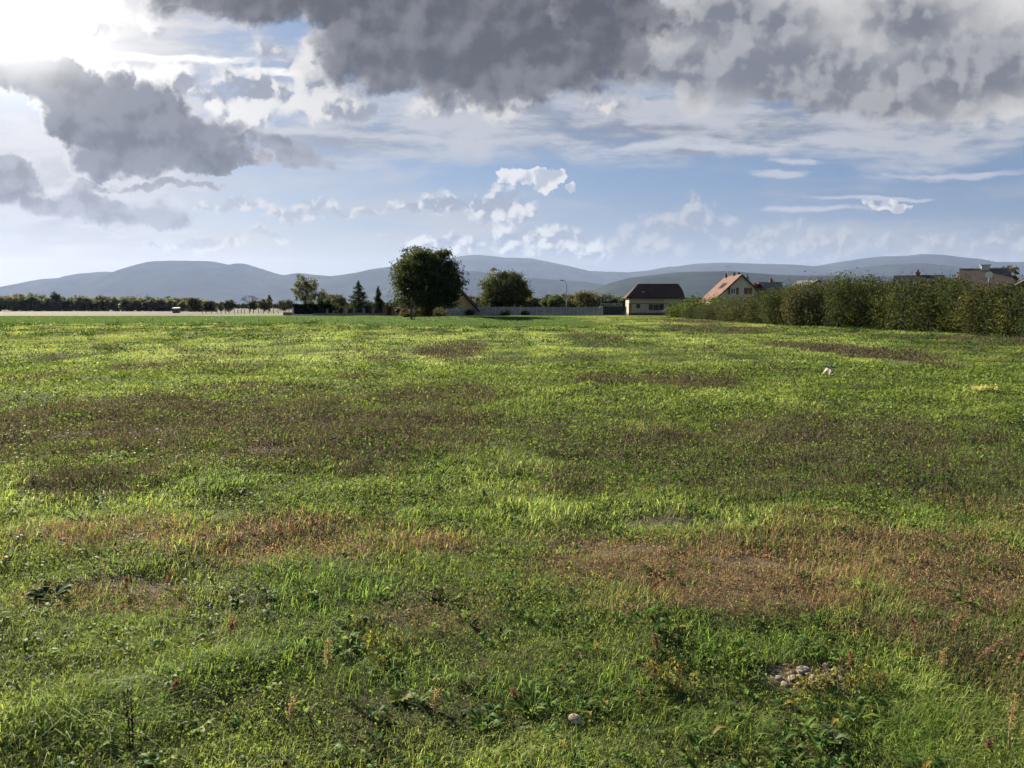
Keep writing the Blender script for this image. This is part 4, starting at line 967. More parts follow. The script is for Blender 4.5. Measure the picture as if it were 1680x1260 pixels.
# the plantation of young trees on the right
def plantation():
    protos = []
    for k in range(7):
        base = [(0.037, 0.050, 0.025), (0.048, 0.057, 0.028), (0.040, 0.056, 0.026), (0.051, 0.053, 0.030), (0.034, 0.047, 0.025), (0.054, 0.062, 0.031), (0.042, 0.051, 0.028)][k]
        m, V, Q, col = shrub_mesh(200+k, 3.0, 1.05, base, nclump=84, per=52, leaf=0.075, yellow=0.02)
        a = m.build('stems', BARK); b = leaf_obj('foliage', [(V, Q, col)], LEAF); protos.append((a.data, b.data))
        bpy.data.objects.remove(a); bpy.data.objects.remove(b)
    r = random.Random(8); n = 0
    LAB = 'bushy young tree in the dense olive green plantation along the right edge of the field'
    ybase = [(36, 24.8), (40, 25.4), (47, 26.0), (55, 25.2), (63, 22.6), (75, 21.8), (90, 22.6), (105, 23.3), (122, 24.3)]
    ys_, xs_ = zip(*ybase)
    for row in range(6):
        y = 34.0 + r.random()
        while y < 121:
            x = np.interp(y, ys_, xs_) + row*1.55 + r.uniform(-0.3, 0.3) + 0.6
            D = y; px = CX + x/y*F_PX
            # height of the plantation's skyline as the field shows it
            H = np.interp(px, [1130, 1200, 1250, 1280, 1300, 1350, 1420, 1450, 1480, 1510, 1560, 1600, 1680, 1900], [1.3, 2.3, 3.0, 3.5, 3.6, 3.8, 3.85, 3.75, 3.5, 3.5, 3.45, 3.0, 2.8, 2.7])*r.uniform(0.74, 0.97)
            if px < 1720 or row == 0:
                a, b = protos[r.randrange(7)]
                t = thing('young_tree', LAB, 'young tree', (x, y, gz(x, y)), r.uniform(0, 6.28), 'young trees of the plantation')
                s = H/3.0; t.scale = (1.0*r.uniform(0.85, 1.4), 1.0*r.uniform(0.85, 1.4), s)
                oa = bpy.data.objects.new('stems', a); C.objects.link(oa); oa.parent = t
                ob = bpy.data.objects.new('foliage', b); C.objects.link(ob); ob.parent = t
                n += 1
            y += r.uniform(1.35, 1.9)*(1 + (row > 1)*0.15) 
    print('PLANTATION', n)
plantation()

# ------------------------------------------------------------------ the field's own growth
def scatter(n, y0, y1, p, r, side=1.3):
    """positions in the field with density falling as distance**-p"""
    q = 2 - p; u = r.random(n); y = (y0**q + u*(y1**q - y0**q))**(1/q)
    x = r.uniform(-1, 1, n)*(0.80*y + side)
    return x, y
def in_field(x, y):
    """not under the plantation, nor beyond the field's far edge"""
    xe = np.interp(y, [34, 40, 47, 55, 63, 75, 90, 105, 122], [24.5, 25.4, 26.0, 25.2, 22.6, 21.8, 22.6, 23.3, 24.3])
    return (y < 36) | (x < xe + 0.4)
def blades(x, y, h, w, lean, laz, col, r, z=None):
    n = len(x); z = GH(x, y) if z is None else z
    wa = laz + math.pi/2 + r.normal(size=n)*0.7
    wx, wy = np.cos(wa)*w/2, np.sin(wa)*w/2
    lx, ly = np.cos(laz)*lean, np.sin(laz)*lean
    b = np.stack([x, y, z-0.01], 1)
    W = np.stack([wx, wy, np.zeros(n)], 1)
    mid = b + np.stack([lx*0.32*h, ly*0.32*h, h*0.62], 1)
    tip = b + np.stack([lx*h, ly*h, h*(1-0.25*lean)], 1)
    V = np.stack([b-W, b+W, mid-W*0.8, mid+W*0.8, tip], 1).reshape(-1, 3)
    i = np.arange(n)[:, None]*5
    return V, i + np.array([[0, 1, 3, 2]]), i + np.array([[2, 3, 4]]), np.repeat(col, 5, 0)
def blade_obj(name, parts, mat, label, cat):
    off = np.cumsum([0]+[len(p[0]) for p in parts[:-1]])
    V = np.concatenate([p[0] for p in parts]); Q = np.concatenate([p[1]+o for p, o in zip(parts, off)]); T = np.concatenate([p[2]+o for p, o in zip(parts, off)])
    o = link_mesh(name, np_mesh(name, V, [Q, T], np.concatenate([p[3] for p in parts])), mat); tag(o, label, cat, kind='stuff')
def tint(base, n, r, v=0.25):
    c = np.array(base)[None]*(1 + v*r.normal(size=(n, 1))).clip(0.4, 2.2); c[:, 0] *= (1 + 0.12*r.normal(size=n)).clip(0.6, 1.6); return c
WIND = 0.15
def cropline(x): return 74 + 0.10*(x+15) - 14*sst(x, -22, -4)
def build_grass():
    r = np.random.default_rng(99)
    n = int(1120000*GRASS); x, y = scatter(n, 1.7, 128, 1.62, r)
    k = in_field(x, y); x, y = x[k], y[k]; W = patch_w(x, y); n = len(x)
    lump = fbm(x/0.45/np.sqrt(y/4+1), y/0.5/np.sqrt(y/4+1), 61, 3); big = fbm(x/4, y/6, 63, 3)
    u = r.random(n)
    brown = u < W['brown']*0.84; rust = (~brown) & (r.random(n) < W['rust']*0.88)
    keep = r.random(n) > np.clip(W['soil'], 0, 0.95)*0.97
    keep &= ~((r.random(n) < 0.45) & rust)
    lush = np.clip(W['lush'] + (big+lump*0.5)*0.7, 0, 1.3); brown &= ~(r.random(n) < W['lite']*0.4); rust &= ~(r.random(n) < W['lite']*0.35)
    near = 1 - sst(y, 5, 16)
    h = (0.034 + 0.044*r.random(n)**1.6)*(1 + (2.4 - 1.3*sst(y, 18, 45))*lump)*(1 + 0.75*lush*near) + 0.00085*np.minimum(y, 60)
    h = np.clip(h, 0.026, 0.3)
    w = np.maximum(0.0032, 0.0009*y)*r.uniform(0.6, 1.4, n); w = np.minimum(w, 0.075)
    lean = np.abs(r.normal(size=n))*0.7 + 0.3 + 0.3*lush*near
    laz = np.where(r.random(n) < 0.35, r.uniform(0, 6.28, n), WIND + 0.6*big*3 + r.normal(size=n)*0.75)
    vv = (0.26 - 0.15*sst(y, 6, 25))[:, None]; kk = (1 + vv*r.normal(size=(n, 1))).clip(0.4, 2); hue = (1 + 0.09*r.normal(size=(n, 1)))*np.array([[1., 0, 0]]) + np.array([[0, 1., 1.]])
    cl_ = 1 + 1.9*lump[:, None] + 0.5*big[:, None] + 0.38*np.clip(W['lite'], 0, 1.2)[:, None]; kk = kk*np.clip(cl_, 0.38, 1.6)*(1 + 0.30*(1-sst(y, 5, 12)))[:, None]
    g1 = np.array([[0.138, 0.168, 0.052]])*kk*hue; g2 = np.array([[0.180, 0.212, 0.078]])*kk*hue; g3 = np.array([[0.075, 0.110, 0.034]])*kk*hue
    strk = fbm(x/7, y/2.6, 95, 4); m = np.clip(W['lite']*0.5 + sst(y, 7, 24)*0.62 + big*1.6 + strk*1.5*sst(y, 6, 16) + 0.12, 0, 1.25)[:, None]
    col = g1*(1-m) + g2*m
    dk = (lump < -0.20) | (r.random(n) < 0.12) | ((strk < -0.17) & (r.random(n) < 0.6) & (y > 9)); col = np.where(dk[:, None], g3, col)
    lm = np.clip(lush*near, 0, 1)[:, None]*0.5; col = col*(1-lm) + tint((0.085, 0.160, 0.022), n, r)*lm
    crop = (y > cropline(x)) & (x < 8 + 6*fbm(x/3, y/3, 5)); col = np.where(crop[:, None], tint((0.074, 0.128, 0.040), n, r, 0.08), col)
    pale = (r.random(n) < 0.05*(1-sst(y, 5, 14)))[:, None]; col = np.where(pale, tint((0.22, 0.20, 0.11), n, r), col)
    col = np.where(brown[:, None], tint((0.104, 0.092, 0.064), n, r, 0.35), col); col = np.where(rust[:, None], np.where((r.random(n) < 0.3)[:, None], tint((0.180, 0.160, 0.080), n, r, 0.3), tint((0.290, 0.195, 0.112), n, r, 0.3)), col)
    h = np.where(brown, h*1.25 + 0.02, h); h = np.where(rust, h*0.95, h); h = np.where(crop, 0.12, h)
    lean = np.where(brown | rust, lean*0.5, lean)
    w = np.where(brown, w*0.8, w)
    k = keep; k1 = k & ~(brown | rust); k2 = k & (brown | rust)
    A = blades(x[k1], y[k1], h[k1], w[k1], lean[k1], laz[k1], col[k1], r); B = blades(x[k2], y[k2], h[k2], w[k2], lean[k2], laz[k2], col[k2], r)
    # long arching tussocks in the lush spots
    m_ = int(150000*GRASS); x, y = scatter(m_, 1.7, 16, 1.2, r); W = patch_w(x, y)
    l2 = W['lush'] + fbm(x/0.8, y/0.9, 67, 3)*1.1; k = r.random(m_) < np.clip((l2-0.25)*1.2, 0, 1)*(1-np.clip(W['soil'], 0, 1)); x, y = x[k], y[k]; n = len(x)
    T = blades(x, y, r.uniform(0.05, 0.135, n), np.maximum(0.0034, 0.0010*y)*r.uniform(0.7, 1.3, n), 0.35+0.7*r.random(n), WIND + 2.2*fbm(x/1.3, y/1.3, 69, 2) + r.normal(size=n)*0.85, tint((0.150, 0.240, 0.060), n, r, 0.28), r)
    m_ = int(360000*GRASS); x, y = scatter(m_, 1.7, 9.5, 1.3, r); W = patch_w(x, y); lp = fbm(x/0.5, y/0.5, 61, 3)
    k = (r.random(m_) > np.clip(W['soil'], 0, 1)*0.95) & (r.random(m_) > W['rust']*0.7) & (r.random(m_) < 0.75 + lp*1.4); x, y, lp = x[k], y[k], lp[k]; n = len(x)
    cc = tint((0.135, 0.185, 0.055), n, r, 0.25)*np.clip(1+1.5*lp, 0.5, 1.5)[:, None]
    U = blades(x, y, r.uniform(0.022, 0.060, n)*np.clip(1+1.5*lp, 0.6, 1.8), np.maximum(0.0030, 0.0010*y)*r.uniform(0.7, 1.4, n), 0.5+1.1*r.random(n), r.uniform(0, 6.28, n), cc, r)
    m_ = int(210000*GRASS); x, y = scatter(m_, 1.7, 14, 1.35, r); n = m_; W = patch_w(x, y)
    k = r.random(n) < 0.45 + 0.6*np.clip(W['soil'] + W['rust'], 0, 1); x, y = x[k], y[k]; n = len(x)
    Lt = blades(x, y, r.uniform(0.004, 0.016, n), np.maximum(0.0022, 0.0007*y)*r.uniform(0.6, 1.5, n), r.uniform(1.5, 3.6, n), r.uniform(0, 6.28, n), tint((0.185, 0.145, 0.090), n, r, 0.45), r)
    blade_obj('grass', [A, T, U], GRASSM, 'short mixed green grass covering the whole field', 'grass')
    # rough dead growth
    m_ = int(120000*GRASS); x, y = scatter(m_, 2.2, 60, 1.2, r); k = in_field(x, y); x, y = x[k], y[k]; W = patch_w(x, y)
    k = r.random(len(x)) < np.clip(W['brown'], 0, 1)*0.9; x, y = x[k], y[k]; n = len(x)
    S = blades(x, y, r.uniform(0.08, 0.20, n), np.maximum(0.0022, 0.0006*y), 0.15+0.2*r.random(n), r.uniform(0, 6.28, n), tint((0.100, 0.085, 0.062), n, r, 0.4), r)
    blade_obj('dry_stalks', [B, S, Lt], DRYM, 'dead brown and rusty stalks in patches across the field', 'dry growth')
build_grass()
def lq(x, y, z, size, base, r, var, flat, aspect=1.4):
    return leaves(np.stack([x, y, z], 1), size, r, base, var, flat=flat, aspect=aspect)
def build_weeds():
    r = np.random.default_rng(123); parts = []; dry = []
    # small round leaves among the grass
    n = int(430000*GRASS); x, y = scatter(n, 1.7, 22, 1.45, r); W = patch_w(x, y); cl = fbm(x/0.5, y/0.5, 81, 3)
    k = (r.random(n) < 0.30 + np.clip(cl*4, 0, 0.7)) & (r.random(n) > W['soil']*0.9) & (r.random(n) > W['rust']*0.7)
    x, y, cl = x[k], y[k], cl[k]; n = len(x)
    z = GH(x, y) + r.uniform(0.005, 0.075, n)*(1+np.clip(cl, 0, 1)*1.5)
    a = lq(x, y, z, np.maximum(0.0085, 0.0020*y)*r.uniform(0.6, 1.5, n), (0.120, 0.175, 0.050), r, 0.35, -0.0, 1.25); parts.append(a)
    # granular rusty and brown seed heads
    n = int(760000*GRASS); x, y = scatter(n, 2.5, 30, 1.3, r); W = patch_w(x, y); u = r.random(n)
    kr = u < W['rust']*0.8; xr_, yr_ = x[kr], y[kr]
    dry.append(lq(xr_, yr_, GH(xr_, yr_) + r.uniform(0.0, 1.0, len(xr_))*(0.045 + 0.09*np.clip(0.5+2*fbm(xr_/0.3, yr_/0.3, 87, 2), 0, 1)), np.maximum(0.0085, 0.0017*yr_), (0.285, 0.198, 0.116), r, 0.42, 0.0))
    kb = (~kr) & (r.random(n) < W['brown']*0.4); xb, yb = x[kb], y[kb]
    dry.append(lq(xb, yb, GH(xb, yb) + r.uniform(0.01, 0.15, len(xb)), np.maximum(0.008, 0.0018*yb), (0.104, 0.090, 0.062), r, 0.45, 0.0))
    # dark leafy weeds farther out, in clumps
    n = 4200; x, y = scatter(n, 7, 80, 1.15, r); k = in_field(x, y); x, y = x[k], y[k]; W = patch_w(x, y); c2 = fbm(x/3.5, y/5, 83, 3)
    k = (r.random(len(x)) < 0.25+np.clip(c2*3.5, 0, 0.75)) & (y < cropline(x)-1); x, y = x[k], y[k]; n = len(x); m = 42
    s = r.uniform(0.06, 0.17, (n, 1))*(1+0.014*y[:, None])
    cx = x[:, None] + r.normal(size=(n, m))*s*1.6; cy = y[:, None] + r.normal(size=(n, m))*s*1.2
    cz = GH(x, y)[:, None] + np.abs(r.normal(size=(n, m)))*s*0.62
    base = np.array([0.040, 0.080, 0.024]); sz = np.repeat(np.maximum(0.022, 0.0016*y), m)
    a = lq(cx.ravel(), cy.ravel(), cz.ravel(), sz, tuple(base), r, 0.3, 0.1); lt = np.repeat((1+0.35*r.normal(size=n)).clip(0.4, 2), m*4)[:, None]
    parts.append((a[0], a[1], a[2]*lt))
    # broad leaved rosettes close by: folded leaves arching out from a centre
    n = 7500; x, y = scatter(n, 1.8, 17, 1.2, r); W = patch_w(x, y); c3 = fbm(x/0.9, y/0.9, 85, 3)
    k = (r.random(n) < 0.25+np.clip(c3*3, 0, 0.7)) & (W['soil'] < 0.6) & (r.random(n) > W['rust']*0.75); x, y = x[k], y[k]; n = len(x)
    V = []; Q = []; Cc = []; nv = 0
    zz = GH(x, y); kind = r.random(n)
    for j in range(9):
        use = r.random(n) < 0.8
        X, Y, Z, K = x[use], y[use], zz[use], kind[use]; q = len(X)
        az = r.uniform(0, 6.28, q); L = np.where(K < 0.5, r.uniform(0.02, 0.05, q), r.uniform(0.035, 0.085, q))*(1+0.04*Y); wd = L*np.where(K < 0.5, 0.34, 0.16)
        up = r.uniform(0.25, 1.1, q)
        dx, dy = np.cos(az), np.sin(az); px, py = -dy, dx
        def P(f, hgt, side): return np.stack([X + dx*L*f + px*wd*side, Y + dy*L*f + py*wd*side, Z + 0.01 + hgt], 1)
        h1 = L*up*0.55; h2 = L*up*0.55*(1.0)
        vs = [P(0, 0*L, 0), P(0.5, h1+wd*0.35, 0.8), P(0.5, h1, 0), P(0.5, h1+wd*0.35, -0.8), P(0.85, h2+wd*0.2, 0.5), P(0.85, h2, 0), P(0.85, h2+wd*0.2, -0.5), P(1.08, h2*0.75, 0)]
        V.append(np.stack(vs, 1).reshape(-1, 3)); i = nv + np.arange(q)[:, None]*8; nv += q*8
        for f in ((0, 2, 1, 1), (0, 3, 2, 2)): pass
        Q.append(np.concatenate([i+np.array([[1, 2, 5, 4]]), i+np.array([[2, 3, 6, 5]])])); 
        Cc.append((i+np.array([[0, 2, 1]]), i+np.array([[0, 3, 2]]), i+np.array([[4, 5, 7]]), i+np.array([[5, 6, 7]])))
        col = np.where((K < 0.62)[:, None], tint((0.088, 0.155, 0.040), q, r, 0.3), tint((0.130, 0.195, 0.042), q, r, 0.3)); col = np.where((r.random(q) < 0.06)[:, None], np.array([[0.28, 0.22, 0.06]]), col)
        if j == 0: COL = []
        COL.append(np.repeat(col, 8, 0))
    V = np.concatenate(V); QQ = np.concatenate(Q); TT = np.concatenate([t_ for c in Cc for t_ in c])
    o = link_mesh('broadleaf_weeds', np_mesh('broadleaf_weeds', V, [QQ, TT], np.concatenate(COL)), WEEDM); tag(o, 'broad leaved weed rosettes scattered through the near grass', 'weeds', kind='stuff')
    o = leaf_obj('small_leaved_weeds', parts, WEEDM); tag(o, 'small leaved green weeds mixed into the grass of the field', 'weeds', kind='stuff')
    o = leaf_obj('dry_seed_heads', dry, DRYM); tag(o, 'rust brown crumbly seed heads in the dry patches', 'dry growth', kind='stuff')
build_weeds()

# ------------------------------------------------------------------ single things lying, standing and flying over the field
def lathe(prof, sides=14, wob=0.0, r=None):
    V = []; F = []
    for i, (rad, z) in enumerate(prof):
        for k in range(sides):
            a = 2*math.pi*k/sides; w = 1 + (wob*r.normal() if r is not None else 0); V.append((rad*math.cos(a)*w, rad*math.sin(a)*w, z))
    for i in range(len(prof)-1):
        for k in range(sides): F.append((i*sides+k, i*sides+(k+1) % sides, (i+1)*sides+(k+1) % sides, (i+1)*sides+k))
    F.append(tuple(range(sides))[::-1]); F.append(tuple(range((len(prof)-1)*sides, len(prof)*sides)))
    return V, F
def smooth(o):
    o.data.polygons.foreach_set('use_smooth', np.ones(len(o.data.polygons), bool)); return o
def bird():
    D = 17.0; s = F_PX/D; x0 = (1363-CX)/s; z = zat(602.5, D)
    t = thing('bird', 'grey and white bird flying low over the grass with wings swept down', 'bird', (x0, D, z))
    t.rotation_euler = (0, math.radians(6), math.radians(14))
    G = surf('plumage_grey', (0.26, 0.26, 0.30), (0.16, 0.16, 0.19), 14, 0.8); Wt = surf('plumage_white', (0.78, 0.76, 0.70), (0.60, 0.58, 0.54), 14, 0.8); Dk = surf('plumage_dark', (0.045, 0.045, 0.055), (0.03, 0.03, 0.04), 14, 0.8)
    wl = [l for l in Wt.node_tree.links if l.to_node.type == 'OUTPUT_MATERIAL'][0]; bs = wl.from_node; tr_ = Wt.node_tree.nodes.new('ShaderNodeBsdfTranslucent'); tr_.inputs[0].default_value = (0.85, 0.83, 0.76, 1); mm = Wt.node_tree.nodes.new('ShaderNodeMixShader'); Wt.node_tree.links.new(bs.outputs[0], mm.inputs[1]); Wt.node_tree.links.new(tr_.outputs[0], mm.inputs[2]); Wt.node_tree.links.new(mm.outputs[0], wl.to_socket)
    P = [(-0.165, 0, 0.012), (-0.12, 0, 0.010), (-0.07, 0, 0.005), (-0.02, 0, 0), (0.035, 0, 0.0), (0.07, 0, 0.004), (0.093, 0, 0.010), (0.112, 0, 0.012), (0.13, 0, 0.008), (0.142, 0, 0.004)]
    R = [0.007, 0.012, 0.022, 0.032, 0.030, 0.021, 0.017, 0.018, 0.012, 0.004]
    m = MB(); m.tube(P, R, 12); b = smooth(m.build('bird', G, t)); b.name = 'body'; b.data.name = 'body'
    m = MB(); m.slab([(-0.10, -0.010, 0.008), (-0.10, 0.010, 0.008), (-0.20, 0.034, 0.016), (-0.215, 0.0, 0.017), (-0.20, -0.034, 0.016)], (0, 0, 0.004)); m.build('tail', G, t)
    m = MB(); m.tube([(0.095, 0, 0.012), (0.114, 0, 0.0125), (0.131, 0, 0.0085), (0.144, 0, 0.004)], [0.0178, 0.0190, 0.0132, 0.005], 12); smooth(m.build('hood', Dk, t))
    MB().tube([(0.140, 0, 0.004), (0.158, 0, -0.001)], [0.0045, 0.001], 6).build('beak', Dk, t)
    for sg in (-1, 1):
        V = []; nu, nvv = 9, 6
        for i in range(nu):
            f = i/(nu-1); yy_ = sg*(0.018 + 0.085*f); zz_ = 0.02 + 0.012*math.sin(f*2.4) - 0.20*max(0, f-0.12)**1.15; ch = 0.085*(1-f**2.2*0.85); xo = 0.045 - 0.03*f - 0.09*f*f
            for j in range(nvv):
                g = j/(nvv-1); V.append((xo - ch*g, yy_, zz_ + 0.012*math.sin(g*math.pi)*(1-f) - 0.004*g))
        F = [(i*nvv+j, i*nvv+j+1, (i+1)*nvv+j+1, (i+1)*nvv+j) for i in range(nu-1) for j in range(nvv-1)]
        n = len(V); V2 = [(x, y, z_-0.004) for x, y, z_ in V]
        F2 = [tuple(i+n for i in f[::-1]) for f in F]
        cut = 4*(nvv-1)
        m = MB(); m.add(V+V2, F+F2); smooth(m.build('wing', Wt, t))
        m = MB(); k0 = 0
        m.slab([(0.046, sg*0.016, 0.026), (-0.04, sg*0.016, 0.026), (-0.045, sg*0.045, 0.028), (0.040, sg*0.045, 0.030)], (0, 0, 0.004)); m.build('wing_covert', G, t)
bird()
def mushroom():
    x, y = ground_xy(942, 1203); z = gz(x, y)
    t = thing('mushroom', 'flat cream mushroom cap with a dark nick in the near grass', 'mushroom', (x, y, z+0.035)); t.rotation_euler = (math.radians(20), math.radians(5), 0.3); t.scale = (0.70, 0.70, 0.36)
    MC = surf('mushroom_skin', (0.48, 0.40, 0.25), (0.30, 0.22, 0.13), 30, 0.7, 0.3, 60); MD = surf('mushroom_dark', (0.10, 0.05, 0.03), (0.06, 0.03, 0.02), 30)
    V, F = lathe([(0.004, 0.030), (0.020, 0.033), (0.031, 0.038), (0.036, 0.044), (0.034, 0.050), (0.026, 0.055), (0.014, 0.0575), (0.003, 0.058)], 20, 0.03, np.random.default_rng(2))
    smooth(MB().add(V, F).build('cap', MC, t)); V, F = lathe([(0.012, -0.03), (0.010, 0.01), (0.008, 0.034)], 10); smooth(MB().add(V, F).build('stem', MC, t))
    V, F = lathe([(0.0065, 0.0), (0.0045, 0.0035)], 7); o = MB().add(V, F).build('nick', MD, t); o.location = (0.006, -0.012, 0.0555)
mushroom()
def stones():
    r = np.random.default_rng(31); M = surf('pebble', (0.34, 0.28, 0.21), (0.19, 0.155, 0.12), 25, 0.85, 0.4, 60)
    protos = []
    for k in range(4):
        V, F = lathe([(0.02, 0.0), (0.6, 0.04), (0.95, 0.25), (1.0, 0.5), (0.75, 0.85), (0.3, 1.0), (0.02, 1.02)], 10, 0.07, r)
        o = smooth(MB().add(V, F).build('stone', M)); protos.append(o)
    n = 0
    for k in range(34):
        px, py = 1335 + r.normal()*36, 1106 + r.normal()*9
        x, y = ground_xy(px, py); o = protos[k % 4] if k < 4 else protos[k % 4].copy()
        if k >= 4: C.objects.link(o)
        s = r.uniform(0.011, 0.027); o.scale = (s*r.uniform(1, 1.6), s, s*0.8); o.rotation_euler = (r.normal()*0.2, r.normal()*0.2, r.uniform(0, 6)); o.location = (x, y, gz(x, y)-0.002)
        tag(o, 'pale brown pebble in the small bare patch of stones in the near grass', 'pebble', 'pebbles in the bare patch')
stones()
def stem_plant(name, label, px, py, toppx, toppy, kind, seed, group=None, cat='wild plant'):
    r = np.random.default_rng(seed); x, y = ground_xy(px, py); z = gz(x, y); sl = math.hypot(y, CAM_H)/F_PX
    H = max(0.04, (py-toppy)*sl*1.12); dx = (toppx-px)*sl
    t = thing(name, label, cat, (x, y, z), 0, group); m = MB(); dry = kind in ('dock', 'stalk')
    cols = {'dock': (0.25, 0.155, 0.10), 'stalk': (0.03, 0.022, 0.016), 'yellow': (0.20, 0.205, 0.07), 'brownish': (0.17, 0.13, 0.065), 'pale': (0.40, 0.33, 0.16)}
    SM = surf('stem_'+kind, cols[kind] if kind != 'yellow' else (0.20, 0.18, 0.06), None, 20, 0.8)
    P = [(dx*f*f, 0.01*math.sin(3*f), H*f) for f in (-0.1, 0.2, 0.4, 0.6, 0.8, 1.0)]; R0 = 0.0028 if kind != 'stalk' else 0.003
    m.tube(P, [R0*(1-0.6*i/5) for i in range(6)], 5)
    cen = []
    nb = 9 if kind in ('dock', 'pale') else (3 if kind == 'stalk' else 0)
    for k in range(nb):
        f = r.uniform(0.35, 0.95); L = H*r.uniform(0.15, 0.32)*(1.15-f); a = r.uniform(0, 6.28); b = (dx*f*f, 0, H*f); e = (b[0]+math.cos(a)*L*0.45+dx*0.12, b[1]+math.sin(a)*L*0.45, b[2]+L)
        m.tube([b, e], [0.0013, 0.0007], 4); q = 26; u = r.random(q)[:, None]
        cen.append(np.array(b)*(1-u) + np.array(e)*u + r.normal(size=(q, 3))*0.006)
    if kind in ('dock', 'pale'):
        f = r.uniform(0.40, 1.02, 70); cen.append(np.stack([dx*f*f, 0*f, H*f], 1) + r.normal(size=(70, 3))*0.006)
    if kind in ('yellow', 'brownish'):
        f = r.uniform(0.15, 1.0, 46); a = r.uniform(0, 6.28, 46); rr = (0.032*(1.1-f*0.75)); cen.append(np.stack([dx*f*f+np.cos(a)*rr, np.sin(a)*rr, H*f], 1))
    m.build('stem', SM, t)
    if cen:
        sz = {'dock': 0.0055, 'pale': 0.005, 'yellow': 0.012, 'brownish': 0.010, 'stalk': 0.005}[kind]
        leaf_obj('seed_head' if dry or kind == 'pale' else 'leaves', [leaves(np.concatenate(cen), sz, r, cols[kind], 0.3)], DRYM if dry or kind == 'pale' else WEEDM, t)
    return t
SP = [
 ('dock_plant', 'red brown dock seed stalk, left one of the pair by the left bare soil', 208, 975, 209, 942, 'dock'),
 ('dock_plant', 'red dock seed stalk leaning right, beside another at the left of the rusty patch', 273, 962, 284, 934, 'dock'),
 ('dock_plant', 'short reddish dock stalk in the lush grass below the two left ones', 283, 1152, 293, 1128, 'dock'),
 ('dock_plant', 'small orange dock stalk near the middle of the left tussocks', 377, 1052, 386, 1016, 'dock'),
 ('dock_plant', 'bushy rust dock stalk at the right, leftmost of the leaning ones', 1505, 1072, 1492, 1020, 'dock'),
 ('dock_plant', 'tall rust orange dock stalk leaning right above the stony bare patch', 1556, 1058, 1580, 1010, 'dock'),
 ('dock_plant', 'long leaning dock with pale rusty plume near the right edge', 1597, 1100, 1650, 1040, 'dock'),
 ('dock_plant', 'rusty dock stalk cut by the right edge of the view', 1668, 1098, 1679, 1062, 'dock'),
 ('dock_plant', 'thin red brown dock stalk directly above the pebbles', 1398, 1103, 1392, 1066, 'dock'),
 ('dock_plant', 'upright rust coloured dock stalk in the dull growth right of centre', 1077, 1082, 1073, 1045, 'dock'),
 ('dock_plant', 'dark red dock stalk leaning right, highest up among the brown growth', 1060, 990, 1080, 960, 'dock'),
 ('dock_plant', 'short brown stalk in the grass left of the mushroom', 846, 1170, 843, 1145, 'dock'),
 ('dock_plant', 'orange brown stalk at the very bottom right of centre', 1618, 1245, 1624, 1215, 'dock'),
 ('dry_stem', 'tall straw coloured dry stem near the lower right corner', 1655, 1235, 1660, 1150, 'pale'),
 ('dry_stem', 'pale brown dry stem among the tussocks left of centre', 537, 1130, 541, 1066, 'pale'),
 ('dry_stem', 'straw coloured stem with open branches above the right pebble patch', 1545, 1108, 1550, 1062, 'pale'),
 ('dry_stem', 'brown dry stem left of centre near the bottom edge', 475, 1200, 482, 1158, 'pale'),
 ('dry_stem', 'crooked brown stem beside yellow leaves near the bottom', 712, 1185, 718, 1150, 'pale'),
 ('dark_stalk', 'bare blackish stalk, left one of two thin upright ones at lower left', 213, 1245, 208, 1158, 'stalk'),
 ('dark_stalk', 'bare blackish stalk, right one of two thin upright ones at lower left', 218, 1246, 219, 1166, 'stalk'),
]
for i, (nm, lab, a, b, c, d, k) in enumerate(SP): stem_plant(nm, lab, a, b, c, d, k, 300+i, cat='dock' if nm == 'dock_plant' else 'dry stem')
r_ = np.random.default_rng(5)
for i in range(16):
    a = 1300 + i*9.5 + r_.normal()*4; b = 1128 + r_.normal()*9
    stem_plant('leafy_weed', 'upright yellow green weed in the row below the bare patch of pebbles', a, b, a+r_.normal()*4, b-r_.uniform(24, 42), 'yellow' if i % 3 else 'brownish', 400+i, 'yellowing weeds below the pebbles')
for i in range(10):
    a = 1095 + r_.normal()*32; b = 1142 + r_.normal()*20
    stem_plant('leafy_weed', 'yellow brown upright weed in the loose cluster right of the mushroom', a, b, a+r_.normal()*5, b-r_.uniform(24, 44), 'brownish' if i % 2 else 'yellow', 430+i, 'yellow brown weeds right of the mushroom')
for i in range(10):
    a = 622 + r_.normal()*34; b = 1062 + r_.normal()*22
    stem_plant('leafy_weed', 'reddish yellow upright weed in the brown cluster left of centre', a, b, a+r_.normal()*4, b-r_.uniform(22, 40), 'brownish' if i % 3 else 'yellow', 460+i, 'reddish yellow weeds left of centre')
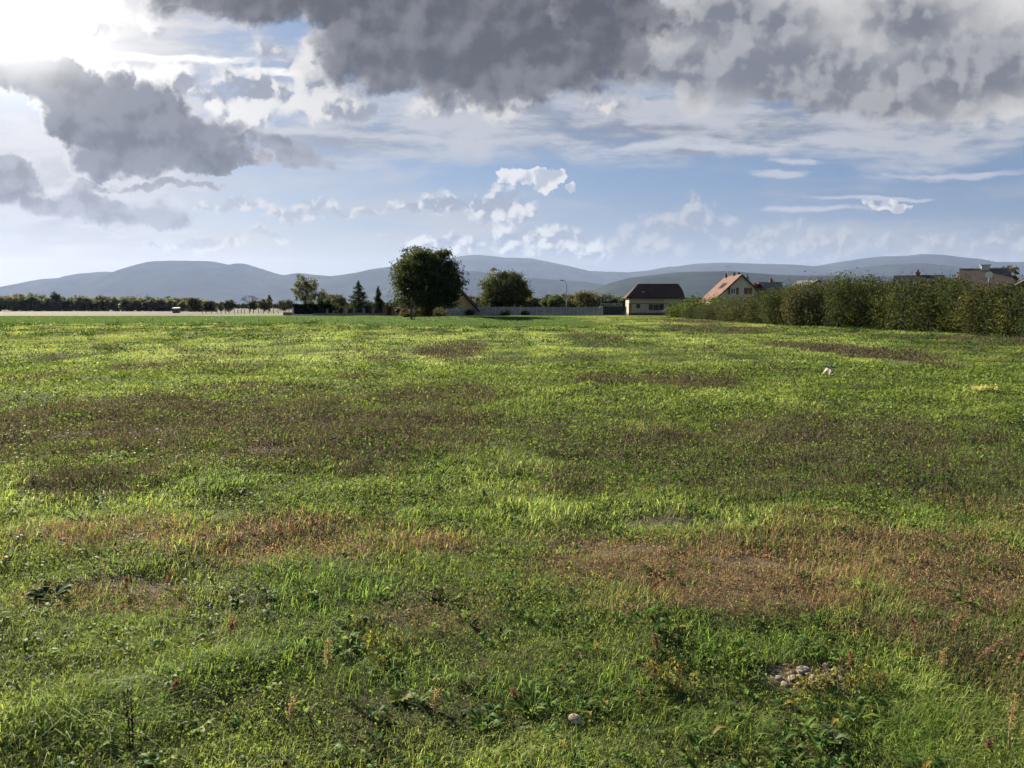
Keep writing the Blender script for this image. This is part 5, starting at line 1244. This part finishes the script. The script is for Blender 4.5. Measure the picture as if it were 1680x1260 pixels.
def rosette(label, px, py, L, n, col, seed, wd=0.3, name='rosette_plant', up=(0.5, 1.3), group=None):
    r = np.random.default_rng(seed); x, y = ground_xy(px, py); V = []; F = []; cols = []
    for k in range(n):
        a = r.uniform(0, 6.28); l = L*0.68*r.uniform(0.6, 1.2); w = l*wd*0.5; u = r.uniform(*up); nv = len(V); st = r.uniform(0, 0.02)
        d = np.array([math.cos(a), math.sin(a), 0]); p = np.array([-d[1], d[0], 0]); c = np.array(col)*r.uniform(0.7, 1.35)
        for f, ww in ((0, 0.15), (0.25, 0.6), (0.5, 1.0), (0.75, 0.85), (0.93, 0.4), (1.0, 0.05)):
            cz = l*u*(f - 0.55*f*f)*0.9; wv = 1 + 0.25*math.sin(f*14+k)
            for sd in (-1, 0, 1): V.append(tuple(d*(l*f*0.85+st) + p*w*ww*sd*wv + np.array([0, 0, cz + abs(sd)*w*0.4*ww]))); cols.append(c)
        for i in range(5): F += [(nv+i*3, nv+i*3+1, nv+i*3+4, nv+i*3+3), (nv+i*3+1, nv+i*3+2, nv+i*3+5, nv+i*3+4)]
    o = link_mesh(name, np_mesh(name, np.array(V), [np.array(F)], np.array(cols), smooth=True), WEEDM, None, (x, y, gz(x, y)))
    return tag(o, label, 'leafy plant', group)
rosette('large dark leaved burdock clump at the left edge of the near field', 82, 985, 0.17, 26, (0.040, 0.085, 0.028), 1, 0.55, 'burdock_plant')
rosette('pale bright green rosette with long toothed leaves left of the mushroom', 868, 1180, 0.13, 22, (0.115, 0.185, 0.040), 2, 0.2, up=(0.8, 1.6))
rosette('bright rosette of upright blades just above the mushroom', 950, 1165, 0.12, 20, (0.120, 0.190, 0.035), 3, 0.16, up=(0.9, 1.8))
rosette('spreading green rosette at the bottom left of the mushroom', 800, 1205, 0.12, 18, (0.105, 0.175, 0.038), 4, 0.22)
rosette('bright yellow green broad leaves beside the crooked brown stem', 655, 1160, 0.10, 16, (0.170, 0.200, 0.035), 5, 0.4, up=(0.6, 1.3))
rosette('yellow green leafy clump above the crooked brown stem', 665, 1085, 0.10, 16, (0.180, 0.215, 0.035), 6, 0.38, up=(0.6, 1.3))
rosette('dark fern like rosette above the two black stalks', 208, 1140, 0.14, 18, (0.050, 0.105, 0.030), 7, 0.2, up=(0.3, 0.8))
rosette('dark green rosette at the lower right below the yellow weeds', 1475, 1150, 0.10, 16, (0.060, 0.120, 0.030), 8, 0.3)
rosette('rosette with pale blue green leaves at the lower right', 1365, 1215, 0.08, 14, (0.130, 0.180, 0.110), 9, 0.45, up=(0.8, 1.5))
rosette('dark low rosette with white tipped leaves in the rusty patch at the right', 1325, 958, 0.13, 18, (0.040, 0.080, 0.028), 10, 0.4, up=(0.2, 0.6))
def flowers():
    r = np.random.default_rng(77)
    for cx_, n, lab in ((1614, 13, 'pale yellow flowering clump by itself in the grass at the right'),):
        x, y = ground_xy(cx_, 650); t = thing('flower_clump', lab, 'flowers', (x, y, gz(x, y)))
        m = MB(); c = []
        for k in range(n*2):
            a, b = r.normal()*0.14, r.normal()*0.06; h = r.uniform(0.05, 0.14); m.tube([(a*0.6, b*0.6, 0), (a, b, h)], [0.004, 0.003], 4); c.append(np.array([a, b, h]) + r.normal(size=(26, 3))*np.array([0.014, 0.014, 0.02]))
        m.build('stems', surf('flower_stem', (0.08, 0.13, 0.03), None, 10), t)
        [leaf_obj('bloom', [leaves(k_, 0.017, r, (0.55, 0.53, 0.26), 0.25)], WEEDM, t) for k_ in c]
        q = np.stack([r.normal(size=160)*0.16, r.normal(size=160)*0.07, r.uniform(0, 0.06, 160)], 1); leaf_obj('leaves', [leaves(q, 0.035, r, (0.05, 0.095, 0.03), 0.3)], WEEDM, t)
flowers()
